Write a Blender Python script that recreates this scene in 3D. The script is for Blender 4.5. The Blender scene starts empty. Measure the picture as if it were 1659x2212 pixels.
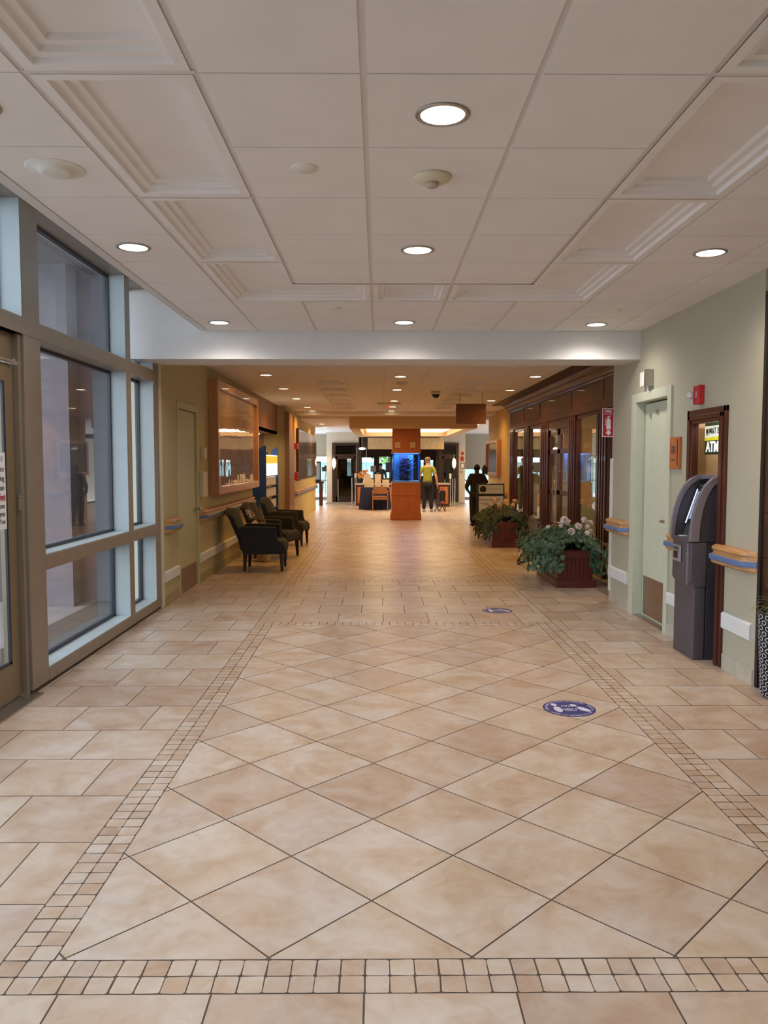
import bpy, bmesh, math, random
from mathutils import Vector, Matrix, Euler
random.seed(7)
S = bpy.context.scene
COL = S.collection
PI = math.pi
# ------------------------------------------------------------------ camera, sky, exposure
cam = bpy.data.cameras.new('camera'); camo = bpy.data.objects.new('camera', cam); COL.objects.link(camo)
cam.sensor_fit = 'HORIZONTAL'; cam.sensor_width = 36.0; cam.lens = 36.0 * 1700 / 1659
cam.clip_start = 0.05; cam.clip_end = 300
camo.location = (0, 0, 1.58)
camo.rotation_euler = (math.radians(90 - 3.64), 0, math.radians(-0.42))
S.camera = camo
S.view_settings.view_transform = 'Standard'; S.view_settings.look = 'None'
S.view_settings.exposure = 1.0; S.view_settings.gamma = 1.0; S.view_settings.use_curve_mapping = False
W = bpy.data.worlds.new('sky'); S.world = W; W.use_nodes = True
nt = W.node_tree; nt.nodes.clear()
wo = nt.nodes.new('ShaderNodeOutputWorld'); wb = nt.nodes.new('ShaderNodeBackground')
wb.inputs[0].default_value = (0.74, 0.87, 1.0, 1); wb.inputs[1].default_value = 2.6
nt.links.new(wb.outputs[0], wo.inputs[0])
LAMP_FRONT = (1.0, 0.925, 0.86); P_FRONT = 24
LAMP_BACK = (1.0, 0.53, 0.12); P_BACK = 30

# ------------------------------------------------------------------ materials
def lin(c):
    if isinstance(c, str):
        c = tuple(int(c[i:i+2], 16) / 255 for i in (0, 2, 4))
    return tuple((x / 12.92 if x <= 0.04045 else ((x + 0.055) / 1.055) ** 2.4) for x in c)
MATS = {}
def mat(name, col, rough=0.6, metal=0.0, noise=0.06, scale=8.0, stretch=(1, 1, 1), emit=None, es=0.0, bump=0.0, spec=0.5, col2=None, coat=0.0):
    """principled surface whose colour wanders a little with object-space noise"""
    if name in MATS: return MATS[name]
    m = bpy.data.materials.new(name); m.use_nodes = True
    n = m.node_tree.nodes; l = m.node_tree.links
    b = n['Principled BSDF']
    c = lin(col)
    b.inputs['Roughness'].default_value = rough; b.inputs['Metallic'].default_value = metal
    b.inputs['Specular IOR Level'].default_value = spec
    b.inputs['Coat Weight'].default_value = coat
    tc = n.new('ShaderNodeTexCoord'); mp = n.new('ShaderNodeMapping'); mp.inputs['Scale'].default_value = stretch
    no = n.new('ShaderNodeTexNoise'); no.inputs['Scale'].default_value = scale; no.inputs['Detail'].default_value = 4
    l.new(tc.outputs['Object'], mp.inputs[0]); l.new(mp.outputs[0], no.inputs['Vector'])
    r = n.new('ShaderNodeValToRGB'); e = r.color_ramp.elements
    e[0].position = 0.3; e[1].position = 0.7
    if col2 is not None:
        d = lin(col2); e[0].color = (*d, 1); e[1].color = (*c, 1)
    else:
        e[0].color = (*[max(0, x * (1 - noise * 2)) for x in c], 1); e[1].color = (*[min(1, x * (1 + noise)) for x in c], 1)
    l.new(no.outputs[0], r.inputs[0]); l.new(r.outputs[0], b.inputs['Base Color'])
    if bump:
        bp = n.new('ShaderNodeBump'); bp.inputs['Strength'].default_value = bump; bp.inputs['Distance'].default_value = 0.01
        l.new(no.outputs[0], bp.inputs['Height']); l.new(bp.outputs[0], b.inputs['Normal'])
    if emit:
        b.inputs['Emission Color'].default_value = (*lin(emit), 1); b.inputs['Emission Strength'].default_value = es
    MATS[name] = m
    return m
def glass(name, tint=(1, 1, 1), refl=1.0):
    if name in MATS: return MATS[name]
    m = bpy.data.materials.new(name); m.use_nodes = True
    n = m.node_tree.nodes; l = m.node_tree.links; n.clear()
    o = n.new('ShaderNodeOutputMaterial'); mx = n.new('ShaderNodeMixShader'); t = n.new('ShaderNodeBsdfTransparent'); g = n.new('ShaderNodeBsdfGlossy')
    t.inputs[0].default_value = (*tint, 1); g.inputs['Roughness'].default_value = 0.01
    # fresnel from the bare surface angle, so that back faces behave like front ones
    geo = n.new('ShaderNodeLayerWeight'); geo.inputs[0].default_value = 0.5
    pw = n.new('ShaderNodeMath'); pw.operation = 'POWER'; pw.inputs[1].default_value = 3.2
    ml = n.new('ShaderNodeMath'); ml.operation = 'MULTIPLY_ADD'; ml.inputs[1].default_value = 0.7 * refl; ml.inputs[2].default_value = 0.05 * refl; ml.use_clamp = True
    l.new(geo.outputs['Facing'], pw.inputs[0]); l.new(pw.outputs[0], ml.inputs[0]); l.new(ml.outputs[0], mx.inputs[0])
    l.new(t.outputs[0], mx.inputs[1]); l.new(g.outputs[0], mx.inputs[2]); l.new(mx.outputs[0], o.inputs[0])
    MATS[name] = m
    return m
def emis(name, col, st):
    if name in MATS: return MATS[name]
    m = bpy.data.materials.new(name); m.use_nodes = True
    n = m.node_tree.nodes; n.clear(); l = m.node_tree.links
    o = n.new('ShaderNodeOutputMaterial'); e = n.new('ShaderNodeEmission'); e.inputs[0].default_value = (*lin(col), 1); e.inputs[1].default_value = st
    l.new(e.outputs[0], o.inputs[0]); MATS[name] = m
    return m

M_white = mat('white_paint', 'd8d5d2', 0.7, noise=0.02)
M_ctile = mat('ceiling_tile', 'e6e2e0', 0.9, noise=0.02, scale=3)
M_tbar = mat('ceiling_grid_metal', 'd6d2d0', 0.5, noise=0.02)
M_green = mat('sage_wall_paint', 'aca692', 0.75, noise=0.025, scale=2)
M_yell = mat('yellow_wall_paint', 'c2a562', 0.7, noise=0.03, scale=2)
M_doorp = mat('pale_green_door_paint', 'c2c6b2', 0.45, noise=0.02)
M_doory = mat('cream_door_paint', 'b9b48a', 0.45, noise=0.02)
M_alum = mat('bronze_aluminium', '8e8376', 0.38, metal=0.35, noise=0.03)
M_bronze = mat('door_bronze_metal', '84735a', 0.42, metal=0.3, noise=0.03)
M_jamb = mat('window_reveal_metal', 'a3acae', 0.45, metal=0.0, noise=0.02)
M_gasket = mat('black_gasket', '1c2430', 0.4)
M_glass = glass('window_glass', (0.80, 0.82, 0.84), 1.0)
M_shopglass = glass('shop_glass', (0.9, 0.9, 0.9), 1.3)
M_clear = glass('clear_glass', (0.95, 0.97, 1.0), 0.7)
M_grout = mat('floor_grout', '5a4d43', 0.9, noise=0.1, scale=30)
M_cherry = mat('cherry_wood', 'b26638', 0.4, noise=0.08, scale=5, stretch=(6, 6, 0.6), coat=0.2)
M_mahog = mat('mahogany_wood', '4b2217', 0.38, noise=0.10, scale=3, stretch=(4, 4, 0.5), coat=0.12)
M_darkw = mat('dark_walnut_wood', '35180f', 0.35, noise=0.15, scale=6, stretch=(6, 6, 0.6))
M_oak = mat('light_oak_wood', 'b98b5b', 0.4, noise=0.12, scale=6, stretch=(8, 0.8, 8))
M_frame = mat('display_frame_wood', 'bb8763', 0.3, noise=0.1, scale=4, stretch=(8, 8, 0.6), coat=0.4)
M_panel = mat('wall_panel_wood', '8f6547', 0.4, noise=0.1, scale=3, stretch=(6, 6, 0.5))
M_blueb = mat('blue_rail_vinyl', '56709c', 0.45, noise=0.03)
M_bump = mat('white_bumper_vinyl', 'd4d6d6', 0.5, noise=0.02)
M_steel = mat('brushed_steel', 'b5b2ad', 0.3, metal=0.9, noise=0.04, scale=20, stretch=(1, 1, 12))
M_kick = mat('kick_plate_metal', '9b7f6a', 0.3, metal=0.7, noise=0.06, scale=6)
M_black = mat('black_plastic', '17161a', 0.45)
M_white_pl = mat('white_plastic', 'dedad2', 0.45, noise=0.02)
M_ivory = mat('ivory_plastic', 'cfc7ad', 0.5, noise=0.02)
M_red = mat('red_plastic', 'b3202a', 0.4, noise=0.04)
M_chair = mat('charcoal_upholstery', '2a2c33', 0.9, noise=0.2, scale=90, bump=0.3)
M_terra = mat('beige_ceramic', 'b8a88c', 0.5)
M_paper = mat('white_paper', 'dcdde2', 0.7, noise=0.01)
M_kraft = mat('kraft_paper', 'cdb79c', 0.8, noise=0.05)
M_navy = mat('navy_cloth', '1a2140', 0.85, noise=0.1)
M_skin = mat('skin', 'c98f6e', 0.6, noise=0.05)
M_skind = mat('dark_skin', '2b1a14', 0.6, noise=0.05)

# ------------------------------------------------------------------ object helpers
ORG = {}
def tag(o, label=None, cat=None, group=None, kind=None):
    if label: o['label'] = label
    if cat: o['category'] = cat
    if group: o['group'] = group
    if kind: o['kind'] = kind
    return o
def thing(name, loc, label, cat, group=None):
    o = bpy.data.objects.new(name, None); COL.objects.link(o)
    o.location = loc; o.empty_display_size = 0.1
    ORG[o.name] = Vector(loc)
    return tag(o, label, cat, group)
class MB:
    def __init__(s): s.v = []; s.f = []; s.m = []; s.M = Matrix.Identity(4)
    def add(s, vs, fs, mi=0):
        k = len(s.v)
        s.v += [tuple(s.M @ Vector(p)) for p in vs]
        s.f += [tuple(i + k for i in f) for f in fs]; s.m += [mi] * len(fs)
        return s
    def box(s, x0, y0, z0, x1, y1, z1, mi=0):
        if x0 > x1: x0, x1 = x1, x0
        if y0 > y1: y0, y1 = y1, y0
        if z0 > z1: z0, z1 = z1, z0
        return s.add([(x0,y0,z0),(x1,y0,z0),(x1,y1,z0),(x0,y1,z0),(x0,y0,z1),(x1,y0,z1),(x1,y1,z1),(x0,y1,z1)],
              [(0,3,2,1),(4,5,6,7),(0,1,5,4),(1,2,6,5),(2,3,7,6),(3,0,4,7)], mi)
    def prism(s, poly, axis, a, b, mi=0):
        """extrude a 2-D outline along an axis; outline axes follow x,y,z order without that axis"""
        def P(u, w, t): return {'x': (t, u, w), 'y': (u, t, w), 'z': (u, w, t)}[axis]
        n = len(poly)
        vs = [P(u, w, a) for u, w in poly] + [P(u, w, b) for u, w in poly]
        fs = [tuple(range(n))[::-1], tuple(range(n, 2*n))] + [(i, (i+1) % n, n + (i+1) % n, n + i) for i in range(n)]
        return s.add(vs, fs, mi)
    def tube(s, pts, r, n=8, mi=0, cap=True):
        pts = [Vector(p) for p in pts]; rs = r if isinstance(r, (list, tuple)) else [r] * len(pts)
        vs = []; up = Vector((0.13, 0.31, 0.94))
        for i, p in enumerate(pts):
            d = (pts[min(i+1, len(pts)-1)] - pts[max(i-1, 0)]).normalized()
            a = d.cross(up)
            if a.length < 0.05: a = d.cross(Vector((1, 0, 0)))
            a.normalize(); b = d.cross(a).normalized()
            for k in range(n):
                t = 2 * PI * k / n; vs.append(p + (a * math.cos(t) + b * math.sin(t)) * rs[i])
        fs = []
        for i in range(len(pts) - 1):
            for k in range(n): fs.append((i*n+k, i*n+(k+1) % n, (i+1)*n+(k+1) % n, (i+1)*n+k))
        if cap: fs += [tuple(range(n))[::-1], tuple((len(pts)-1)*n + k for k in range(n))]
        return s.add(vs, fs, mi)
    def lathe(s, prof, c=(0, 0, 0), n=24, mi=0, axis='z'):
        vs = []; fs = []
        for r, h in prof:
            for k in range(n):
                t = 2 * PI * k / n; x, y = r * math.cos(t), r * math.sin(t)
                q = {'z': (x, y, h), 'x': (h, x, y), 'y': (y, h, x)}[axis]
                vs.append((q[0] + c[0], q[1] + c[1], q[2] + c[2]))
        for i in range(len(prof) - 1):
            for k in range(n): fs.append((i*n+k, i*n+(k+1) % n, (i+1)*n+(k+1) % n, (i+1)*n+k))
        fs += [tuple(range(n))[::-1], tuple((len(prof)-1)*n + k for k in range(n))]
        return s.add(vs, fs, mi)
    def ball(s, c, r, n=8, mi=0):
        rx, ry, rz = (r, r, r) if not isinstance(r, (tuple, list)) else r
        vs = [(c[0], c[1], c[2] - rz)]; fs = []; m = n // 2 + 1
        for i in range(1, m):
            a = -PI/2 + PI * i / m
            for k in range(n):
                t = 2 * PI * k / n
                vs.append((c[0] + rx*math.cos(a)*math.cos(t), c[1] + ry*math.cos(a)*math.sin(t), c[2] + rz*math.sin(a)))
        vs.append((c[0], c[1], c[2] + rz)); L = len(vs) - 1
        for k in range(n): fs.append((0, 1 + (k+1) % n, 1 + k)); fs.append((L, L - n + k, L - n + (k+1) % n))
        for i in range(m - 2):
            for k in range(n): fs.append((1+i*n+k, 1+i*n+(k+1) % n, 1+(i+1)*n+(k+1) % n, 1+(i+1)*n+k))
        return s.add(vs, fs, mi)
    def build(s, name, mats, parent=None, smooth=False, bevel=0, label=None, cat=None, group=None, kind=None, seg=2, sub=0):
        if not isinstance(mats, (list, tuple)): mats = [mats]
        if parent is not None: org = ORG.get(parent.name, Vector((0, 0, 0)))
        else:
            xs = [p[0] for p in s.v]; ys = [p[1] for p in s.v]; zs = [p[2] for p in s.v]
            org = Vector(((min(xs)+max(xs))/2, (min(ys)+max(ys))/2, min(zs)))
        me = bpy.data.meshes.new(name)
        me.from_pydata([(p[0]-org.x, p[1]-org.y, p[2]-org.z) for p in s.v], [], s.f)
        for m in mats: me.materials.append(m)
        me.polygons.foreach_set('material_index', s.m)
        me.polygons.foreach_set('use_smooth', [smooth] * len(s.f))
        me.update()
        bm = bmesh.new(); bm.from_mesh(me); bmesh.ops.recalc_face_normals(bm, faces=bm.faces[:]) if not smooth == 'keep' else None
        bm.to_mesh(me); bm.free()
        o = bpy.data.objects.new(name, me); COL.objects.link(o)
        if parent is not None: o.parent = parent
        else: o.location = org
        ORG[o.name] = org
        if bevel:
            md = o.modifiers.new('bevel', 'BEVEL'); md.width = bevel; md.segments = seg; md.limit_method = 'ANGLE'; md.angle_limit = 0.6
        if sub:
            md = o.modifiers.new('sub', 'SUBSURF'); md.levels = sub; md.render_levels = sub
        return tag(o, label, cat, group, kind)
def bx(*a): return MB().box(*a)
def struct(mb, name, m, **k): return mb.build(name, m, kind='structure', **k)
def dup(root):
    r = root.copy(); COL.objects.link(r)
    for ch in list(root.children):
        c = ch.copy(); COL.objects.link(c); c.parent = r
        for g in list(ch.children):
            d = g.copy(); COL.objects.link(d); d.parent = c
    return r
def text(s, size, mx, name, m, parent, font_depth=0.0008, align='CENTER', bold=0.0, label=None):
    """lettering as mesh; mx maps text plane (x right, y up) to the world"""
    cu = bpy.data.curves.new(name, 'FONT'); cu.body = s; cu.size = size; cu.align_x = align; cu.align_y = 'CENTER'
    cu.extrude = font_depth; cu.offset = bold; cu.resolution_u = 2
    t = bpy.data.objects.new('tmp', cu); COL.objects.link(t)
    dg = bpy.context.evaluated_depsgraph_get(); dg.update()
    me = bpy.data.meshes.new_from_object(t.evaluated_get(dg)); me.name = name
    bpy.data.objects.remove(t); bpy.data.curves.remove(cu)
    org = ORG[parent.name]
    me.transform(Matrix.Translation(-org) @ mx)
    me.materials.clear(); me.materials.append(m)
    o = bpy.data.objects.new(name, me); COL.objects.link(o); o.parent = parent; ORG[o.name] = org
    if label: o['label'] = label
    return o
def text_into(mb, s, size, mx, bold=0.0):
    cu = bpy.data.curves.new('t', 'FONT'); cu.body = s; cu.size = size; cu.align_x = 'CENTER'; cu.align_y = 'CENTER'; cu.offset = bold; cu.resolution_u = 1
    t = bpy.data.objects.new('tmp', cu); COL.objects.link(t)
    dg = bpy.context.evaluated_depsgraph_get(); dg.update()
    me = bpy.data.meshes.new_from_object(t.evaluated_get(dg))
    mb.add([tuple(mx @ v.co) for v in me.vertices], [tuple(p.vertices) for p in me.polygons])
    bpy.data.objects.remove(t); bpy.data.curves.remove(cu); bpy.data.meshes.remove(me)
def frame_mx(o, x, y):
    x = Vector(x).normalized(); y = Vector(y).normalized(); z = x.cross(y)
    m = Matrix((x, y, z)).transposed().to_4x4(); m.translation = Vector(o)
    return m

# ================================================================== FLOOR
def floor_material():
    m = bpy.data.materials.new('stone_floor_tile'); m.use_nodes = True
    n = m.node_tree.nodes; l = m.node_tree.links; b = n['Principled BSDF']
    at = n.new('ShaderNodeAttribute'); at.attribute_name = 'tint'; at.attribute_type = 'GEOMETRY'
    sp = n.new('ShaderNodeSeparateColor'); l.new(at.outputs['Color'], sp.inputs[0])
    tc = n.new('ShaderNodeTexCoord')
    off = n.new('ShaderNodeVectorMath'); off.operation = 'MULTIPLY_ADD'; off.inputs[1].default_value = (37, 53, 71)
    l.new(at.outputs['Color'], off.inputs[0]); l.new(tc.outputs['Object'], off.inputs[2])
    n1 = n.new('ShaderNodeTexNoise'); n1.inputs['Scale'].default_value = 2.6; n1.inputs['Detail'].default_value = 6; n1.inputs['Roughness'].default_value = 0.55; n1.inputs['Distortion'].default_value = 1.1
    n2 = n.new('ShaderNodeTexNoise'); n2.inputs['Scale'].default_value = 9; n2.inputs['Detail'].default_value = 6; n2.inputs['Distortion'].default_value = 1.5
    l.new(off.outputs[0], n1.inputs['Vector']); l.new(off.outputs[0], n2.inputs['Vector'])
    r = n.new('ShaderNodeValToRGB'); e = r.color_ramp.elements
    cs = ['b0977f', 'b9a591', 'bfb0a1', 'c3b9b0']; ps = [0.30, 0.44, 0.56, 0.72]
    e[0].position = ps[0]; e[0].color = (*lin(cs[0]), 1); e[1].position = ps[3]; e[1].color = (*lin(cs[3]), 1)
    for p, c in zip(ps[1:3], cs[1:3]):
        q = e.new(p); q.color = (*lin(c), 1)
    l.new(n1.outputs[0], r.inputs[0])
    r2 = n.new('ShaderNodeValToRGB'); f = r2.color_ramp.elements; f[0].position = 0.36; f[0].color = (0.82, 0.74, 0.68, 1); f[1].position = 0.58; f[1].color = (1, 1, 1, 1)
    l.new(n2.outputs[0], r2.inputs[0])
    m1 = n.new('ShaderNodeMix'); m1.data_type = 'RGBA'; m1.blend_type = 'MULTIPLY'; m1.inputs[0].default_value = 0.5
    l.new(r.outputs[0], m1.inputs[6]); l.new(r2.outputs[0], m1.inputs[7])
    # overall per-tile tint: lightness and warmth
    r3 = n.new('ShaderNodeValToRGB'); g = r3.color_ramp.elements; g[0].color = (0.86, 0.80, 0.79, 1); q2 = g.new(.55); q2.color = (0.98, 0.95, 0.92, 1); g[1].color = (1.0, 1.0, 1.02, 1)
    l.new(sp.outputs[0], r3.inputs[0])
    m2 = n.new('ShaderNodeMix'); m2.data_type = 'RGBA'; m2.blend_type = 'MULTIPLY'; m2.inputs[0].default_value = 1
    l.new(m1.outputs[2], m2.inputs[6]); l.new(r3.outputs[0], m2.inputs[7]); l.new(m2.outputs[2], b.inputs['Base Color'])
    b.inputs['Roughness'].default_value = 0.3
    mr = n.new('ShaderNodeMapRange'); mr.inputs[3].default_value = 0.25; mr.inputs[4].default_value = 0.40
    l.new(n2.outputs[0], mr.inputs[0]); l.new(mr.outputs[0], b.inputs['Roughness'])
    bp = n.new('ShaderNodeBump'); bp.inputs['Strength'].default_value = 0.12; bp.inputs['Distance'].default_value = 0.004
    l.new(n2.outputs[0], bp.inputs['Height']); l.new(bp.outputs[0], b.inputs['Normal'])
    return m
def clip(poly, x0, y0, x1, y1):
    def cut(P, ins, inter):
        out = []
        for i in range(len(P)):
            a, b = P[i-1], P[i]
            if ins(b):
                if not ins(a): out.append(inter(a, b))
                out.append(b)
            elif ins(a): out.append(inter(a, b))
        return out
    def ix(v): return lambda a, b: (v, a[1] + (b[1]-a[1]) * (v-a[0]) / (b[0]-a[0]))
    def iy(v): return lambda a, b: (a[0] + (b[0]-a[0]) * (v-a[1]) / (b[1]-a[1]), v)
    for ins, it in ((lambda p: p[0] >= x0, ix(x0)), (lambda p: p[0] <= x1, ix(x1)), (lambda p: p[1] >= y0, iy(y0)), (lambda p: p[1] <= y1, iy(y1))):
        poly = cut(poly, ins, it)
        if len(poly) < 3: return []
    return poly
def build_floor():
    tiles = []; G = 0.0029
    def rect(x0, y0, x1, y1): tiles.append([(x0+G, y0+G), (x1-G, y0+G), (x1-G, y1-G), (x0+G, y1-G)])
    def diamonds(x0, y0, x1, y1):
        h = 0.325; ax, ay = -0.35, y0 + 0.01
        for i in range(-3, 8):
            for j in range(-1, int((y1-y0)/0.325) + 3):
                for s in (0, 1):
                    cx = ax + i*2*h + s*h; cy = ay + j*2*h - s*h + h
                    d = h - G*1.5
                    p = clip([(cx-d, cy), (cx, cy-d), (cx+d, cy), (cx, cy+d)], x0+G, y0+G, x1-G, y1-G)
                    if len(p) >= 3: tiles.append(p)
    def small(x0, y0, x1, y1, nx, ny):
        for i in range(nx):
            for j in range(ny):
                a, b = x0 + (x1-x0)*i/nx, x0 + (x1-x0)*(i+1)/nx; c, d = y0 + (y1-y0)*j/ny, y0 + (y1-y0)*(j+1)/ny
                g = 0.0022; w = lambda: random.uniform(-0.0016, 0.0016); k = 0.005
                tiles.append([(a+g+k+w(), c+g+w()), (b-g-k+w(), c+g+w()), (b-g+w(), c+g+k+w()), (b-g+w(), d-g-k+w()),
                              (b-g-k+w(), d-g+w()), (a+g+k+w(), d-g+w()), (a+g+w(), d-g-k+w()), (a+g+w(), c+g+k+w())])
    def running(x0, y0, x1, y1, yref, off=0.0, w=0.455, h=0.459):
        j0 = math.floor((y0 - yref)/h); j1 = math.ceil((y1 - yref)/h)
        for j in range(j0, j1):
            a, b = max(y0, yref + j*h), min(y1, yref + (j+1)*h)
            if b - a < 0.01: continue
            o = off + (w/2 if j % 2 else 0.0)
            i0 = math.floor((x0 - o)/w) - 1
            for i in range(i0, int((x1-x0)/w) + i0 + 4):
                p, q = max(x0, o + i*w), min(x1, o + (i+1)*w)
                if q - p > 0.01: rect(p, a, q, b)
    XL, XR = -2.56, 6.0
    bl0, bl1, br0, br1 = -1.19, -1.03, 1.56, 1.72
    running(XL, -3.4, XR, 2.25, 2.25, -0.27)
    secs = [(2.25, 7.70), (10.30, 15.45), (18.1, 23.2)]
    prev = 2.25
    for a, b in secs:
        if a > prev: running(bl0, prev, br1, a, prev, 0.05)
        small(bl0, a, br1, a+0.16, 38, 2); small(bl0, b-0.16, br1, b, 38, 2)
        n = int((b-a-0.32)/0.0765)
        small(bl0, a+0.16, bl1, b-0.16, 2, n); small(br0, a+0.16, br1, b-0.16, 2, n)
        diamonds(bl1, a+0.16, br0, b-0.16)
        prev = b
    running(bl0, prev, br1, 33.3, prev, 0.05)
    running(XL, 2.25, bl0, 33.3, 2.73, -1.41); running(br1, 2.25, XR, 33.3, 2.71, 1.81)
    v = []; f = []; tint = []; mi = []
    for t in tiles:
        k = len(v); v += [(x, y, 0.0) for x, y in t]; f.append(tuple(range(k, k + len(t))))
        c = (random.random(), random.random(), random.random(), 1); tint += [c] * len(t); mi.append(0)
    k = len(v); v += [(-3.2, -3.4, -0.0015), (6.6, -3.4, -0.0015), (6.6, 33.3, -0.0015), (-3.2, 33.3, -0.0015)]
    f.append((k, k+1, k+2, k+3)); tint += [(0.5, 0.5, 0.5, 1)] * 4; mi.append(1)
    v += [(x, y, -0.15) for x, y, _ in v[k:k+4]]
    for a in range(4): f.append((k+a, k+4+a, k+4+(a+1) % 4, k+(a+1) % 4)); tint += [(0.5, 0.5, 0.5, 1)] * 4; mi.append(1)
    me = bpy.data.meshes.new('floor'); me.from_pydata(v, [], f)
    me.materials.append(floor_material()); me.materials.append(M_grout)
    me.polygons.foreach_set('material_index', mi)
    ca = me.color_attributes.new('tint', 'FLOAT_COLOR', 'CORNER')
    ca.data.foreach_set('color', [x for c in tint for x in c])
    me.update()
    o = bpy.data.objects.new('floor', me); COL.objects.link(o); o['kind'] = 'structure'
build_floor()

# ================================================================== CEILINGS
def offset_poly(P, d):
    """inward offset of an axis-aligned counter-clockwise outline"""
    n = len(P); out = []
    for i in range(n):
        a, b, c = P[i-1], P[i], P[(i+1) % n]
        e1 = Vector((b[0]-a[0], b[1]-a[1])).normalized(); e2 = Vector((c[0]-b[0], c[1]-b[1])).normalized()
        n1 = Vector((-e1.y, e1.x)); n2 = Vector((-e2.y, e2.x))
        m = n1 + n2 if n1 != n2 else n1
        out.append((b[0] + m.x*d, b[1] + m.y*d))
    return out
def coffer(mb, P, z, step=0.034, lift=0.019):
    rings = [(0.012, 0), (0.055, 0), (0.062, lift), (0.095, lift), (0.102, 2*lift), (0.135, 2*lift), (0.142, 3*lift)]
    n = len(P); k = len(mb.v); vs = []; fs = []
    for d, h in rings: vs += [(x, y, z + h) for x, y in offset_poly(P, d)]
    for r in range(len(rings) - 1):
        for i in range(n): fs.append((r*n+i, r*n+(i+1) % n, (r+1)*n+(i+1) % n, (r+1)*n+i))
    L = (len(rings)-1)*n
    if n == 4: fs.append(tuple(L+i for i in range(4)))
    else: fs.append(tuple(L+i for i in range(n)))
    mb.add(vs, fs)
def flat(mb, x0, y0, x1, y1, z, gx=0.012, gy=0.0045):
    mb.box(x0+gx, y0+gy, z, x1-gx, y1-gy, z+0.012)
ZC = 2.895
mb = MB(); gb = MB()
xs = [-1.72, -1.20, -0.62, -0.05, 0.55, 1.14, 1.73, 2.34, 2.66]
ys = [-1.66, -1.03, -0.40, 0.24, 0.88, 1.50, 2.13, 2.76, 3.39, 4.02, 4.66, 5.29, 5.92, 6.56, 7.26, 8.0]
for j in range(len(ys) - 1):
    for i in range(len(xs) - 1):
        if i == 1 and j < 13 or (i == 5 and j < 13): continue
        if j == 12 and i in (2, 3, 4): continue
        flat(mb, xs[i], ys[j], xs[i+1], ys[j+1], ZC)
for a, b in ((-1.66, -0.40), (-0.40, 0.88), (0.24+0.64, 1.50+0.63), (2.13, 2.76)): pass
for a, b in ((-1.66, -0.40), (-0.40, 1.50), (1.50, 2.76), (2.76, 4.02), (4.02, 5.29)):
    coffer(mb, [(-1.20, a), (-0.62, a), (-0.62, b), (-1.20, b)], ZC); coffer(mb, [(1.14, a), (1.73, a), (1.73, b), (1.14, b)], ZC)
coffer(mb, [(-1.20, 5.29), (-0.62, 5.29), (-0.62, 5.92), (-0.05, 5.92), (-0.05, 6.56), (-1.20, 6.56)], ZC)
coffer(mb, [(0.55, 5.92), (1.14, 5.92), (1.14, 5.29), (1.73, 5.29), (1.73, 6.56), (0.55, 6.56)], ZC)
coffer(mb, [(-0.05, 5.92), (0.55, 5.92), (0.55, 6.56), (-0.05, 6.56)], ZC)
for x in xs:
    for a, b in (((-1.66, 8.0),) if x not in (-0.62, 1.14) else ((-1.66, 5.92), (6.56, 8.0))): gb.box(x-0.014, a, ZC+0.005, x+0.014, b, ZC+0.09)
for j, y in enumerate(ys):
    for a, b in (((-1.72, 2.66),) if j in (0, 14, 15) else ((-1.72, -1.20), (1.73, 2.66)) + (((-.62, 1.14),) if j < 13 else ())): gb.box(a, y-0.014, ZC+0.006, b, y+0.014, ZC+0.012)
for y in (-1.66, -0.40, 1.50, 2.76, 4.02, 5.29, 6.56):
    for x in (-0.91, 1.43): gb.box(x-0.29, y-0.012, ZC+0.001, x+0.29, y+0.012, ZC+0.01)
gb.box(-1.78, -1.66, ZC-0.002, -1.715, 8.0, ZC+0.09)       # plain border strip beside the glass
gb.box(2.68, -1.66, ZC+0.004, 4.3, 5.6, ZC+0.05)
gb.box(-1.78, -1.66, ZC+0.06, 4.3, 8.4, ZC+0.16)
k = len(mb.v); mb.v += gb.v; mb.f += [tuple(i + k for i in f) for f in gb.f]; mb.m += [1] * len(gb.f)
struct(mb, 'ceiling', [M_ctile, M_tbar])
# far ceiling, beyond the header
mb = MB(); gb = MB(); ZB = 2.88
xs2 = [-2.34, -1.73, -1.12, -0.51, 0.10, 0.71, 1.32, 1.93, 2.54, 3.10]; ys2 = [8.5 + 0.61*i for i in range(20)] + [20.4]
cof = {}
for j in range(len(ys2)-1):
    for i in range(len(xs2)-1):
        if i in (2, 6) and 6 <= j < 18: continue
        flat(mb, xs2[i], ys2[j], xs2[i+1], ys2[j+1], ZB)
for j in range(6, 18, 2):
    for i in (2, 6): coffer(mb, [(xs2[i], ys2[j]), (xs2[i+1], ys2[j]), (xs2[i+1], ys2[j+2]), (xs2[i], ys2[j+2])], ZB)
for x in xs2: gb.box(x-0.014, 8.5, ZB+0.004, x+0.014, 20.4, ZB+0.1)
for j, y in enumerate(ys2):
    if 6 < j < 18 and j % 2:
        for a, b in ((-2.34, -1.12), (-.51, 1.32), (1.93, 3.1)): gb.box(a, y-0.012, ZB+0.005, b, y+0.012, ZB+0.012)
    else: gb.box(-2.34, y-0.012, ZB+0.002, 3.1, y+0.012, ZB+0.012)
gb.box(-2.9, 8.5, ZB+0.07, 6.0, 20.4, ZB+0.17)
k = len(mb.v); mb.v += gb.v; mb.f += [tuple(i + k for i in f) for f in gb.f]; mb.m += [1] * len(gb.f)
struct(mb, 'ceiling', [M_ctile, M_tbar])
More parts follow.
